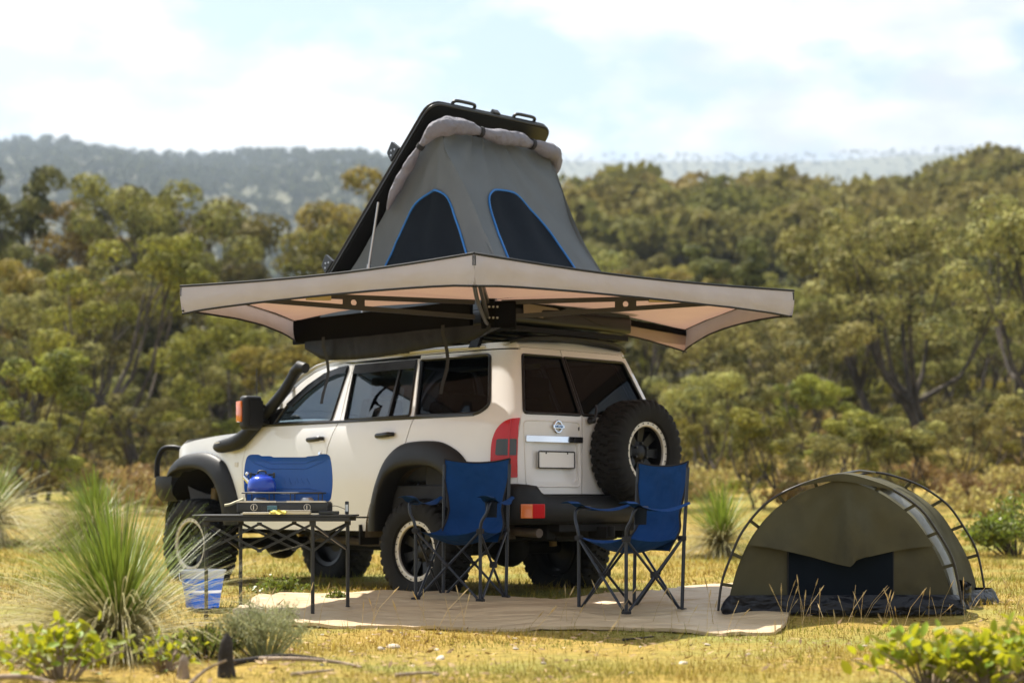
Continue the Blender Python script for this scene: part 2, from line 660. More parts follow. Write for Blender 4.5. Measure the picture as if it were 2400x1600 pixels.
for sgn in (1, -1):
    fn = side_fn(sgn)
    gfn = side_fn(sgn, -0.012)
    # front wing
    pts = [(2.165 + 0.01, 0.64)] + sh(FRONT_CUT[1:], G) + [(2.045, 1.375), (2.30, 1.368), (2.6, 1.350), (2.9, 1.325), (3.1, 1.295), (3.22, 1.25), (3.30, 1.18), (3.335, 1.08), (3.30, 1.04),
           (3.15, 1.14), (2.88, 1.185), (2.70, 1.185), (2.54, 1.15), (2.43, 1.08), (2.33, 0.93), (2.27, 0.78), (2.24, 0.64)]
    panel(pts, [], fn, 0.07, 0.03).build('front_wing', 'white_paint', car, smooth=40)
    # front door
    pts = [FRONT_CUT[0]] + FRONT_CUT[1:] + A_EDGE + [(p[0] + G, p[1]) for p in B_GAP]
    pts[0] = (2.172 - G, 0.665)
    d = panel(pts, [F_WIN], fn, 0.07, 0.03).build('front_door', 'white_paint', car, smooth=40)
    panel([(p[0], p[1]) for p in F_WIN], [], gfn, 0.12, 0.0).build('window_glass', 'side_glass', d, smooth=60)
    # black frame round the glass and the triangle behind the mirror
    loop = [fn(*p)[0] + Vector((0, 0.003 * sgn, 0)) for p in F_WIN]
    MB().tube(loop, 0.011, 6, closed=True).build('window_seal', 'trim_black', d, smooth=60)
    panel([(1.965, 1.43), (1.86, 1.56), (1.72, 1.57), (1.815, 1.43)], [], side_fn(sgn, 0.006), 0.1, 0.015).build('mirror_base', 'trim_black', d, smooth=40)
    # wind deflector over the top of the glass
    panel([(1.70, 1.60), (1.48, 1.755), (1.30, 1.845), (1.13, 1.885), (1.02, 1.895), (1.03, 1.835), (1.14, 1.828), (1.30, 1.785), (1.46, 1.69), (1.62, 1.575)], [], side_fn(sgn, 0.018), 0.06, 0.02).build('weather_shield', 'trim_black', d, smooth=50)
    # rear door
    pts = [(p[0] - G, p[1]) for p in B_GAP] + [(0.56, 0.665), (0.535, 0.72), (0.44, 0.93), (0.32, 1.10), (0.20, 1.185)] + [(p[0] + G, p[1]) for p in C_GAP]
    d2 = panel(pts, [R_WIN], fn, 0.07, 0.03).build('rear_door', 'white_paint', car, smooth=40)
    panel(R_WIN, [], gfn, 0.12, 0.0).build('window_glass', 'side_glass', d2, smooth=60)
    MB().tube([fn(*p)[0] + Vector((0, 0.003 * sgn, 0)) for p in R_WIN], 0.011, 6, closed=True).build('window_seal', 'trim_black', d2, smooth=60)
    a, b = fn(0.355, 1.447)[0], fn(0.362, 1.885)[0]
    MB().bar(a, b, 0.02, 0.022, (0, 1, 0)).build('window_divider', 'trim_black', d2)
    panel([(0.93, 1.895), (0.19, 1.90), (0.185, 1.83), (0.93, 1.82)], [], side_fn(sgn, 0.018), 0.08, 0.02).build('weather_shield', 'trim_black', d2, smooth=50)
    # rear quarter
    zs = [1.925, 1.85, 1.7, 1.55, 1.42, 1.25, 1.1, 0.95, 0.80]
    pts = [(p[0] - G, p[1]) for p in C_GAP] + [(0.165, 1.93)] + [(s0(z) - SE - 0.02, z) for z in zs] + [(-1.05, 0.70), (-0.72, 0.68), (-0.69, 0.80), (-0.62, 0.98), (-0.53, 1.09), (-0.41, 1.165), (-0.27, 1.205), (-0.05, 1.215)]
    q = panel(pts, [Q_WIN], fn, 0.065, 0.03).build('rear_quarter', 'white_paint', car, smooth=40)
    panel(Q_WIN, [], gfn, 0.12, 0.0).build('window_glass', 'privacy_glass', q, smooth=60)
    MB().tube([fn(*p)[0] + Vector((0, 0.002 * sgn, 0)) for p in Q_WIN], 0.014, 6, closed=True).build('window_seal', 'trim_black', q, smooth=60)
    # roof side with the front pillar
    pts = [(2.10, 1.40), (1.96, 1.545), (1.81, 1.685), (1.60, 1.85), (1.44, 1.918), (1.25, 1.965), (0.9, 1.985), (-0.5, 1.985), (s0(1.985) - 0.20, 1.985), (s0(1.935) - SE, 1.937), (0.165, 1.937), (0.96, 1.925), (1.10, 1.925)] + [(p[0] + 0.008, p[1] + 0.004) for p in A_EDGE[::-1]]
    panel(pts, [], fn, 0.07, 0.03).build('roof_side', 'white_paint', car, smooth=40)
    # rain gutter
    gl = [fn(x, z)[0] + Vector((0, 0.008 * sgn, 0)) for x, z in ((1.96, 1.54), (1.81, 1.68), (1.60, 1.845), (1.44, 1.913), (1.25, 1.95), (0.9, 1.962), (0.0, 1.962), (-0.55, 1.958))]
    MB().tube(gl, 0.010, 6).build('rain_gutter', 'white_paint', car, smooth=60)
    # belt moulding
    bl = [fn(x, 1.432 - 0.004 * x)[0] + Vector((0, 0.002 * sgn, 0)) for x in (1.97, 1.6, 1.2, 0.8, 0.4, 0.0, -0.3, -0.62)]
    MB().tube(bl, 0.013, 6).build('belt_moulding', 'trim_black', car, smooth=60)
    # sill
    pts = [(2.22, 0.652), (0.56, 0.652), (0.57, 0.55), (2.24, 0.55)]
    panel(pts, [], fn, 0.1, 0.06).build('sill', 'white_paint', car, smooth=40)
    # flares
    def flare(outer, inner, name):
        o = catmull([(p[0], p[1], 0) for p in outer], 4)
        i = catmull([(p[0], p[1], 0) for p in inner], 4)
        rows = []
        n = len(o)
        for k in range(n):
            po, pi = o[k], i[k]
            def P(t, out):
                x, z = po.x + (pi.x - po.x) * t, po.y + (pi.y - po.y) * t
                return Vector((x, sgn * (wz(po.y) + out - (0.03 * max(0.0, (x - 3.0) / 0.3) ** 2 * 2 if x > 3.0 else 0)), z))
            rows.append([P(0, -0.012), P(0, 0.012), P(0.10, 0.034), P(0.35, 0.062), P(0.7, 0.078), P(0.93, 0.078), P(1.0, 0.068), P(1.02, 0.03), P(1.02, -0.10)])
        MB().grid(rows).build(name, 'flare_plastic', car, smooth=50)
    flare([(0.57, 0.55), (0.525, 0.70), (0.435, 0.93), (0.31, 1.125), (0.15, 1.222), (-0.05, 1.247), (-0.27, 1.240), (-0.42, 1.195), (-0.55, 1.115), (-0.65, 0.98), (-0.72, 0.80), (-0.75, 0.66)],
          [(0.43, 0.55), (0.40, 0.70), (0.34, 0.86), (0.25, 0.985), (0.12, 1.045), (-0.05, 1.062), (-0.21, 1.055), (-0.33, 1.02), (-0.42, 0.96), (-0.50, 0.86), (-0.55, 0.75), (-0.57, 0.66)], 'rear_flare')
    flare([(2.235, 0.58), (2.25, 0.75), (2.31, 0.93), (2.41, 1.09), (2.53, 1.165), (2.70, 1.208), (2.88, 1.208), (3.06, 1.185), (3.20, 1.135), (3.31, 1.06)],
          [(2.41, 0.58), (2.43, 0.75), (2.475, 0.88), (2.55, 0.98), (2.66, 1.045), (2.80, 1.075), (2.95, 1.075), (3.08, 1.06), (3.18, 1.035), (3.27, 1.00)], 'front_flare')
    # wheel wells
    rows = []
    for a in range(0, 181, 12):
        c, s = math.cos(R(a)), math.sin(R(a))
        rows.append([Vector((0.66 * c * (0.9 if c > 0 else 1.05), sgn * y, 0.50 + 0.60 * s)) for y in (0.50, 0.66, 0.80, 0.90)])
    w = MB().grid(rows)
    w.add([Vector((0.62 * math.cos(R(a)) * (0.9 if a < 90 else 1.05), sgn * 0.505, 0.50 + 0.60 * math.sin(R(a)))) for a in range(0, 181, 12)] , [tuple(range(16))])
    w.build('rear_wheel_well', 'wheel_well', car, smooth=50)
    rows = []
    for a in range(0, 181, 12):
        c, s = math.cos(R(a)), math.sin(R(a))
        rows.append([Vector((2.86 + 0.56 * c, sgn * y, 0.52 + 0.60 * s)) for y in (0.42, 0.6, 0.75, 0.86)])
    w = MB().grid(rows)
    w.add([Vector((2.86 + 0.54 * math.cos(R(a)), sgn * 0.425, 0.52 + 0.60 * math.sin(R(a)))) for a in range(0, 181, 12)], [tuple(range(16))])
    w.build('front_wheel_well', 'underbody', car, smooth=50)
    # door handles and locks
    for hx, hz, door in ((1.20, 1.283, d), (0.345, 1.295, d2)):
        yy = wz(hz)
        h = MB().tube(catmull([(hx + 0.10, yy + 0.004, hz), (hx + 0.07, yy + 0.03, hz + 0.004), (hx, yy + 0.038, hz + 0.006), (hx - 0.075, yy + 0.034, hz + 0.012), (hx - 0.10, yy + 0.004, hz + 0.014)], 4), [0.016] * 4 + [0.021] * 9 + [0.017] * 4, 8)
        h.v = [(p[0], p[1] * sgn, p[2]) for p in h.v]
        h.build('door_handle', 'trim_black', door, smooth=60)
    Mk = Matrix.Translation((1.145, sgn * (wz(1.17) + 0.002), 1.175)) @ Matrix.Rotation(-sgn * math.pi / 2, 4, 'X')
    MB().lathe([(0.0, 0.008), (0.012, 0.008), (0.016, 0.0)], 14, Mk).build('key_lock', 'chrome', d, smooth=50)
    # repeater badge on the wing
    MB().box((2.27, sgn * (wz(1.12) + 0.002), 1.10), (0.045, 0.008, 0.04)).build('side_badge', 'bead_silver', car, bevel=0.003)
    # tail light
    tl = rounded([(-0.832, 0.962, 0.02), (-0.838, 1.22, 0.05), (-0.868, 1.325, 0.05), (-0.935, 1.392, 0.05), (-1.052, 1.402, 0.015), (-1.052, 0.962, 0.012)], 5)
    t = panel(tl, [], side_fn(sgn, 0.014), 0.04, 0.03).build('tail_light', 'red_lens', car, smooth=50)
    panel(rounded([(-0.872, 1.125, 0.015), (-0.878, 1.245, 0.015), (-1.035, 1.245, 0.01), (-1.035, 1.125, 0.01)], 3), [], side_fn(sgn, 0.020), 0.03, 0.01).build('reversing_lens', 'smoke_lens', t, smooth=50)
    f2 = side_fn(sgn, 0.018)
    MB().tube([f2(-0.968, z)[0] for z in (0.975, 1.1, 1.25, 1.385)], 0.007, 6).build('lens_rib', 'red_lens', t, smooth=60)

# ---- roof, windscreen, bonnet, nose
rows = []
for i in range(19):
    x = 1.40 - 2.13 * i / 18
    row = []
    for j in range(13):
        v = -1 + 2 * j / 12
        w = wz(1.985)
        fx = 1 - max(0, (x - 1.1) / 0.3) ** 2 * 0.35
        z = 1.983 + 0.04 * (1 - v * v) - 0.05 * max(0, (x - 0.95) / 0.45) ** 2 - 0.015 * max(0, (-0.3 - x) / 0.45) ** 2
        row.append(Vector((x, v * w, z)))
    rows.append(row)
MB().grid(rows).build('roof_panel', 'white_paint', car, smooth=40)
rows = []
for i in range(7):
    t = i / 6
    x, z = 1.40 + (2.13 - 1.40) * t, 1.935 + (1.40 - 1.935) * t + 0.03 * math.sin(math.pi * t)
    w = 0.655 + (0.80 - 0.655) * t
    rows.append([Vector((x + 0.10 * (1 - (v / 4) ** 2), w * v / 4, z)) for v in range(-4, 5)])
MB().grid(rows).build('windscreen', 'wind_glass', car, smooth=60)
rows = []
for i in range(15):
    t = i / 14
    x = 2.08 + 1.28 * t
    row = []
    for j in range(15):
        v = -1 + 2 * j / 14
        w = 0.872 - 0.03 * t - 0.13 * max(0, (t - 0.72) / 0.28) ** 2.2
        z = 1.378 - 0.055 * t - 0.13 * max(0, (t - 0.72) / 0.28) ** 2.2 + 0.055 * (1 - abs(v) ** 3.0) * (1 - 0.35 * t)
        row.append(Vector((x + 0.03 * (1 - v * v), v * w, z)))
    rows.append(row)
MB().grid(rows).build('bonnet', 'white_paint', car, smooth=40)
rows = []
for j in range(13):
    v = -1 + 2 * j / 12
    x = 3.36 - 0.10 * abs(v) ** 3
    rows.append([Vector((x + 0.012, 0.71 * v, 1.19)), Vector((x + 0.025, 0.71 * v, 1.10)), Vector((x + 0.02, 0.71 * v, 0.95)), Vector((x - 0.02, 0.70 * v, 0.80))])
nose = MB().grid(rows).build('nose', 'white_paint', car, smooth=40)
m = MB()
for k in range(5):
    m.bar((3.395, -0.42, 1.00 + k * 0.04), (3.395, 0.42, 1.00 + k * 0.04), 0.02, 0.022)
m.box((3.38, 0, 1.08), (0.03, 0.9, 0.21))
m.build('grille', 'trim_black', car)
for sgn in (1, -1):
    m = MB()
    rows = []
    for zz in (1.00, 1.07, 1.15, 1.22):
        rows.append([Vector((3.405 - 0.02 * abs(zz - 1.10) * 4, sgn * 0.44, zz)), Vector((3.40, sgn * 0.56, zz)), Vector((3.36, sgn * 0.68, zz)), Vector((3.27, sgn * 0.765, zz)), Vector((3.20, sgn * 0.80, zz))])
    m.grid(rows).build('headlight', 'clear_lens', car, smooth=50)

# ---- rear doors
def rear_edge(z):
    return re(z) + 0.005
SPLIT = [(0.135, 0.835), (0.135, 1.42), (0.155, 1.93)]
zs = [1.945, 1.85, 1.7, 1.55, 1.42, 1.25, 1.1, 0.95, 0.84]
left = [(SPLIT[0][0] + 0.004, 0.842), (SPLIT[1][0] + 0.004, 1.42), (SPLIT[2][0] + 0.004, 1.945)] + [(rear_edge(z) - 0.012, z) for z in zs]
right = [(SPLIT[2][0] - 0.004, 1.945), (SPLIT[1][0] - 0.004, 1.42), (SPLIT[0][0] - 0.004, 0.842)] + [(-rear_edge(z) + 0.012, z) for z in zs[::-1]]
LG = rounded([(0.150, 1.440, 0.012), (rear_edge(1.44) - 0.03, 1.440, 0.03), (rear_edge(1.885) - 0.03, 1.885, 0.015), (0.166, 1.885, 0.012)], 3)
RG = rounded([(0.122, 1.440, 0.012), (-rear_edge(1.44) + 0.055, 1.440, 0.03), (-rear_edge(1.885) + 0.05, 1.885, 0.02), (0.142, 1.885, 0.012)], 3)
REC = rounded([(0.30 - 0.12, 1.225, 0.02), (0.665, 1.225, 0.02), (0.665, 0.935, 0.04), (0.18, 0.935, 0.04)], 4)
dl = panel(left, [LG, REC], rear_fn(), 0.06, 0.025).build('tailgate_door', 'white_paint', car, smooth=40)
panel(LG, [], rear_fn(-0.010), 0.1, 0).build('window_glass', 'privacy_glass', dl, smooth=60)
MB().tube([rear_fn(0.003)(*p)[0] for p in LG], 0.012, 6, closed=True).build('window_seal', 'trim_black', dl, smooth=60)
panel(REC, [], rear_fn(-0.022), 0.08, 0).build('plate_recess', 'white_paint', dl, smooth=50)
plate = panel(rounded([(0.225, 1.035, 0.012), (0.60, 1.035, 0.012), (0.60, 1.158, 0.012), (0.225, 1.158, 0.012)], 3), [], rear_fn(0.006), 0.08, 0.012).build('number_plate', 'plate_white', dl)
MB().tube([rear_fn(0.007)(*p)[0] for p in rounded([(0.225, 1.035, 0.012), (0.60, 1.035, 0.012), (0.60, 1.158, 0.012), (0.225, 1.158, 0.012)], 3)], 0.0055, 6, closed=True).build('plate_frame', 'trim_black', plate, smooth=60)
for yy in (0.30, 0.525):
    MB().lathe([(0, 0.004), (0.006, 0.003), (0.007, 0)], 8, Matrix.Translation(rear_fn(0.007)(yy, 1.146)[0]) @ Matrix.Rotation(-math.pi / 2, 4, 'Y')).build('plate_screw', 'trim_black', plate)
panel(rounded([(0.125 + 0.02, 1.228, 0.006), (0.735, 1.228, 0.006), (0.735, 1.272, 0.006), (0.145, 1.272, 0.006)], 2), [], rear_fn(0.020), 0.06, 0.025).build('chrome_strip', 'chrome', dl, smooth=40)
panel([(0.132 + 0.016, 1.232), (0.235, 1.232), (0.235, 1.268), (0.148, 1.268)], [], rear_fn(0.023), 0.06, 0.01).build('strip_handle', 'trim_black', dl)
# raised crease round the recess
MB().tube([rear_fn(0.0)(*p)[0] for p in rounded([(0.155, 0.895, 0.05), (0.72, 0.895, 0.05), (0.745, 1.385, 0.04), (0.17, 1.385, 0.04)], 5)], 0.006, 6, closed=True).build('pressed_crease', 'white_paint', dl, smooth=60)
# badge
Mb = Matrix.Translation(rear_fn(0.012)(0.405, 1.345)[0]) @ Matrix.Rotation(-math.pi / 2, 4, 'Y')
em = MB().lathe([(0.034, 0.0), (0.038, 0.006), (0.045, 0.006), (0.049, 0.0)], 32, Mb).build('emblem', 'chrome', dl, smooth=50)
bar_c = rear_fn(0.020)(0.405, 1.345)[0]
MB().box(bar_c, (0.006, 0.118, 0.026)).build('emblem_bar', 'chrome', em, bevel=0.002)
fc = bpy.data.curves.new('lettering', 'FONT')
fc.body = 'NISSAN'
fc.size = 0.026
fc.align_x = 'CENTER'
fc.align_y = 'CENTER'
fc.extrude = 0.0008
fo = bpy.data.objects.new('lettering_tmp', fc)
COL.objects.link(fo)
bpy.context.view_layer.update()
fm = bpy.data.meshes.new_from_object(fo.evaluated_get(bpy.context.evaluated_depsgraph_get()))
bpy.data.objects.remove(fo)
fm.name = 'lettering'
fm.materials.append(MATS['badge_blue'])
lt = bpy.data.objects.new('lettering', fm)
COL.objects.link(lt)
lt.parent = em
# text faces -X (rear); reading direction seen from behind runs from +Y to -Y
lt.matrix_local = Matrix.Translation(bar_c + Vector((-0.0045, 0, 0))) @ Matrix(((0, 0, -1, 0), (-1, 0, 0, 0), (0, 1, 0, 0), (0, 0, 0, 1)))
MB().box(rear_fn(0.004)(0.175, 1.335)[0], (0.006, 0.008, 0.026)).build('door_lock', 'trim_black', dl)

dr = panel(right, [RG], rear_fn(), 0.06, 0.025).build('tailgate_door', 'white_paint', car, smooth=40)
panel(RG, [], rear_fn(-0.010), 0.1, 0).build('window_glass', 'privacy_glass', dr, smooth=60)
MB().tube([rear_fn(0.003)(*p)[0] for p in RG], 0.012, 6, closed=True).build('window_seal', 'trim_black', dr, smooth=60)
wb = rear_fn(0.02)(0.07, 1.40)[0]
MB().lathe([(0.0, 0.05), (0.022, 0.045), (0.03, 0.0)], 14, Matrix.Translation(wb) @ Matrix.Rotation(-math.pi / 2, 4, 'Y')).tube([wb + Vector((-0.045, 0, 0)), wb + Vector((-0.05, -0.02, 0.06)), wb + Vector((-0.02, -0.05, 0.12))], [0.012, 0.009, 0.007], 8).build('rear_wiper', 'trim_black', dr, smooth=50)
# header above the rear glass and roof spoiler
rows = []
for j in range(13):
    v = -1 + 2 * j / 12
    y = v * 0.61
    rows.append([Vector((rear_x(y, 1.95) + 0.002, y, 1.948)), Vector((rear_x(y, 1.95) + 0.012, y, 1.968 + 0.012 * (1 - v * v))), Vector((rear_x(y, 1.95) + 0.045, y, 1.985 + 0.028 * (1 - v * v))), Vector((rear_x(y, 1.95) + 0.11, y, 1.975 + 0.03 * (1 - v * v)))])
MB().grid(rows).build('rear_header', 'white_paint', car, smooth=50)
rows = []
for j in range(17):
    v = -1 + 2 * j / 16
    y = v * 0.66
    xr = -0.86 + 0.10 * abs(v) ** 4
    zz = 2.015 + 0.022 * (1 - v * v) - 0.03 * abs(v) ** 6
    rows.append([Vector((xr + 0.20, y, zz - 0.03)), Vector((xr + 0.17, y, zz + 0.005)), Vector((xr, y, zz + 0.018)), Vector((xr - 0.035, y, zz + 0.004)), Vector((xr - 0.03, y, zz - 0.014)), Vector((xr + 0.10, y, zz - 0.035))])
MB().grid(rows).build('roof_spoiler', 'black_plastic', car, smooth=50)

# ---- rear bumper
plan = [(-0.70, 0.905, 0.90), (-0.90, 0.915, 0.915), (-1.02, 0.905, 0.915), (-1.085, 0.865, 0.915), (-1.115, 0.79, 0.91), (-1.125, 0.70, 0.90), (-1.13, 0.66, 0.855), (-1.135, 0.62, 0.835), (-1.145, 0.35, 0.832), (-1.15, 0.0, 0.832)]
plan = plan + [(x, -y, z) for x, y, z in plan[-2::-1]]
rows = []
for k, (x, y, zt) in enumerate(plan):
    a, b = Vector(plan[max(0, k - 1)][:2]), Vector(plan[min(len(plan) - 1, k + 1)][:2])
    t = (b - a).normalized()
    n = Vector((t.y, -t.x))
    if n.x > 0 and abs(y) < 0.85: n = -n
    if abs(y) >= 0.85 and n.y * y < 0: n = -n
    def P(o, z):
        return Vector((x + n.x * o, y + n.y * o, z))
    rows.append([P(-0.10, zt - 0.005), P(-0.02, zt), P(0.0, zt - 0.015), P(0.012, zt - 0.06), P(0.02, 0.76), P(0.02, 0.68), P(0.0, 0.635), P(-0.04, 0.615), P(-0.12, 0.62)])
bump = MB().grid(rows).build('rear_bumper', 'black_plastic', car, smooth=45)
for sgn in (1, -1):
    bl = MB().box((-1.148, sgn * 0.735, 0.715), (0.03, 0.125, 0.105), Matrix.Rotation(sgn * R(-6), 3, 'Z')).build('bumper_light', 'red_lens', bump, bevel=0.006)
    MB().box((-1.141, sgn * 0.842, 0.715), (0.03, 0.09, 0.105), Matrix.Rotation(sgn * R(-30), 3, 'Z')).build('indicator_lens', 'amber_lens', bl, bevel=0.006)
MB().box((-1.05, 0, 0.60), (0.10, 0.9, 0.08)).box((-1.10, -0.02, 0.55), (0.18, 0.10, 0.09)).tube([(-1.20, -0.02, 0.52), (-1.20, -0.02, 0.60)], 0.03, 10).build('tow_hitch', 'underbody', car, bevel=0.005)

# ---- front bar
m = MB()
plan = [(3.20, 0.93), (3.34, 0.93), (3.50, 0.90), (3.60, 0.80), (3.66, 0.55), (3.68, 0.0)]
plan = plan + [(x, -y) for x, y in plan[-2::-1]]
rows = []
for x, y in plan:
    k = 0.06 if abs(y) > 0.85 else 0.0
    rows.append([Vector((x - 0.05, y * 0.94, 1.005)), Vector((x, y, 1.01)), Vector((x + 0.01, y * 1.005, 0.95)), Vector((x - 0.005, y, 0.83 + k * 0.3)), Vector((x - 0.05, y * 0.97, 0.76 + k * 0.4)), Vector((x - 0.13, y * 0.9, 0.77 + k * 0.4))])
m.grid(rows)
fb = m.build('steel_bumper', 'black_steel', car, smooth=30)
for sgn in (1, -1):
    MB().tube(catmull([(3.54, sgn * 0.86, 1.0), (3.53, sgn * 0.86, 1.15), (3.47, sgn * 0.84, 1.255), (3.36, sgn * 0.80, 1.27), (3.28, sgn * 0.76, 1.25)], 5), 0.026, 10).build('bar_loop', 'black_steel', fb, smooth=60)
MB().tube(catmull([(3.64, 0.42, 0.99), (3.60, 0.42, 1.22), (3.57, 0.36, 1.30), (3.57, 0, 1.31), (3.57, -0.36, 1.30), (3.60, -0.42, 1.22), (3.64, -0.42, 0.99)], 5), 0.026, 10).build('centre_hoop', 'black_steel', fb, smooth=60)
an = MB().tube([(3.55, -0.28, 1.30), (3.55, -0.28, 1.40)], 0.012, 8).build('antenna_spring', 'steel_bare', car)
MB().tube([(3.55, -0.28, 1.40), (3.545, -0.275, 1.7), (3.53, -0.26, 2.05)], [0.007, 0.006, 0.004], 6).build('antenna_whip', 'trim_black', an)

# ---- snorkel
sp = [(2.535, 0.93, 1.255), (2.46, 0.955, 1.255), (2.36, 0.965, 1.262), (2.19, 0.95, 1.295), (2.05, 0.93, 1.385), (1.86, 0.89, 1.545), (1.70, 0.85, 1.70), (1.60, 0.825, 1.83), (1.575, 0.82, 1.865), (1.53, 0.815, 1.885)]
sr = [0.030, 0.052, 0.060, 0.066, 0.058, 0.050, 0.048, 0.048, 0.050, 0.040]
cp = catmull(sp, 4)
rr = list(np.interp(np.linspace(0, len(sp) - 1, len(cp)), range(len(sp)), sr))
sk = MB().tube(cp, rr, 14).build('snorkel', 'black_plastic', car, smooth=60)
MB().tube([(1.60, 0.82, 1.85), (1.52, 0.815, 1.905), (1.45, 0.812, 1.89)], [0.046, 0.052, 0.044], 12).build('snorkel_head', 'black_plastic', sk, smooth=60)
MB().bar((2.44, 1.018, 1.285), (2.36, 1.025, 1.290), 0.004, 0.012).build('snorkel_badge', 'bead_silver', sk)
for t in (1.82, 1.70):
    MB().box((t - 0.02, 0.80, 1.62 + (1.82 - t) * 0.95), (0.03, 0.10, 0.03)).build('snorkel_bracket', 'steel_bare', sk)

# ---- mirrors
for sgn in (1, -1):
    mm = MB().box((1.865, sgn * 1.065, 1.525), (0.12, 0.175, 0.285), Matrix.Rotation(sgn * R(-8), 3, 'Z')).build('door_mirror', 'black_plastic', car, smooth=50, bevel=0.045, seg=4)
    MB().box((1.905, sgn * 1.125, 1.535), (0.085, 0.075, 0.175), Matrix.Rotation(sgn * R(-8), 3, 'Z')).build('mirror_indicator', 'amber_lens', mm, smooth=50, bevel=0.012)
    MB().box((1.801, sgn * 1.05, 1.525), (0.006, 0.12, 0.20), Matrix.Rotation(sgn * R(-8), 3, 'Z')).build('mirror_glass', 'trim_black', mm)
    MB().bar((1.86, sgn * 0.99, 1.45), (1.88, sgn * 0.87, 1.45), 0.05, 0.035).bar((1.86, sgn * 0.99, 1.60), (1.84, sgn * 0.82, 1.54), 0.03, 0.03).build('mirror_arm', 'black_plastic', mm, bevel=0.008)

# ---- cabin
MB().box((0.75, 0, 0.64), (3.5, 1.66, 0.06)).build('floor_pan', 'underbody', car)
MB().box((2.10, 0, 1.05), (0.10, 1.66, 0.72)).box((1.93, 0, 1.28), (0.34, 1.56, 0.22)).build('dashboard', 'interior', car, bevel=0.03)
MB().box((-0.45, 0, 1.00), (1.0, 1.50, 0.62)).box((0.75, 0, 0.80), (2.4, 1.56, 0.22)).build('cargo_trim', 'interior', car, bevel=0.02)
def seat(x, y, w):
    t = MB()
    t.box((x + 0.02, y, 1.02), (0.50, w, 0.16))
    t.box((x - 0.25, y, 1.33), (0.14, w * 0.94, 0.62), Matrix.Rotation(R(-12), 3, 'Y'), 0.82)
    s = t.build('seat', 'seat_cloth', car, smooth=50, bevel=0.045, seg=3)
    n = 1 if w < 0.7 else 3
    for k in range(n):
        yy = y + (k - (n - 1) / 2) * 0.44
        MB().box((x - 0.345, yy, 1.72), (0.09, 0.27, 0.17)).build('headrest', 'seat_cloth', s, smooth=50, bevel=0.035, seg=3)
seat(1.28, 0.38, 0.50)
seat(1.28, -0.38, 0.50)
seat(0.35, 0.0, 1.30)
MB().tube([Vector((1.72 + 0.05 * math.sin(a), -0.38 + 0.18 * math.cos(a), 1.36 + 0.17 * math.sin(a))) for a in np.linspace(0, 2 * math.pi, 24, endpoint=False)], 0.014, 8, closed=True).build('steering_wheel', 'interior', car, smooth=60)
MB().box((0.3, 0, 1.962), (2.0, 1.24, 0.012)).build('head_lining', 'interior', car)

# ---- chassis
m = MB()
for sgn in (1, -1):
    m.box((1.15, sgn * 0.43, 0.57), (4.3, 0.09, 0.14))
for x in (-0.85, 0.45, 1.3, 2.2, 3.2):
    m.box((x, 0, 0.56), (0.10, 0.80, 0.10))
m.build('chassis_rails', 'underbody', car, bevel=0.01)
MB().box((1.35, 0.05, 0.50), (0.75, 0.34, 0.26)).box((0.95, -0.15, 0.45), (0.35, 0.40, 0.20)).box((1.9, 0, 0.55), (0.6, 0.4, 0.3)).build('gearbox', 'underbody', car, bevel=0.03)
MB().box((-0.42, -0.10, 0.58), (0.95, 0.72, 0.20)).build('fuel_tank', 'underbody', car, bevel=0.04)
MB().tube([(2.0, 0.3, 0.47), (1.2, 0.33, 0.44), (0.7, 0.34, 0.46)], 0.035, 8).tube([(0.7, 0.34, 0.46), (0.62, 0.34, 0.46), (0.1, 0.36, 0.48), (0.02, 0.36, 0.5)], [0.035, 0.08, 0.08, 0.035], 12).tube([(0.02, 0.36, 0.5), (-0.2, 0.45, 0.60), (-0.5, 0.52, 0.57), (-1.02, 0.58, 0.55)], 0.035, 10).build('exhaust', 'muffler', car, smooth=40)
for x in (0.0, 2.97):
    a = MB().tube([(x, -0.70, 0.405), (x, 0.70, 0.405)], 0.05, 10)
    a.lathe([(0.0, -0.16), (0.10, -0.14), (0.15, -0.05), (0.15, 0.05), (0.10, 0.14), (0.0, 0.16)], 14, Matrix.Translation((x, -0.12, 0.405)) @ Matrix.Rotation(math.pi / 2, 4, 'Y'))
    a.build('axle', 'underbody', car, smooth=50)
    for sgn in (1, -1):
        MB().tube([(x - 0.12 if x < 1 else x + 0.20, sgn * 0.52, 0.42), (x - 0.14 if x < 1 else x + 0.22, sgn * 0.47, 0.90)], [0.032, 0.036], 10).build('shock_absorber', 'shock_yellow', car, smooth=60)
        pts = [(x + 0.07 * math.cos(a), sgn * 0.50 + 0.07 * math.sin(a), 0.46 + 0.010 * a) for a in np.arange(0, 34, 0.5)]
        MB().tube(pts, 0.011, 5).build('coil_spring', 'underbody', car, smooth=60)
MB().tube([(0.0, -0.12, 0.43), (0.95, -0.15, 0.48)], 0.035, 8).build('drive_shaft', 'underbody', car)
MB().bar((0.05, 0.46, 0.36), (1.0, 0.44, 0.50), 0.04, 0.05).bar((0.05, -0.46, 0.36), (1.0, -0.44, 0.50), 0.04, 0.05).build('trailing_arms', 'underbody', car)
MB().tube([(-0.30, 0.62, 0.47), (-0.32, -0.60, 0.50)], 0.014, 6).build('sway_bar', 'underbody', car)
for x in (0.62, -0.82):
    for sgn in (1, -1):
        if x > 0:
            MB().box((0.66, sgn * 0.80, 0.52), (0.018, 0.20, 0.16)).build('mud_flap', 'rubber', car)

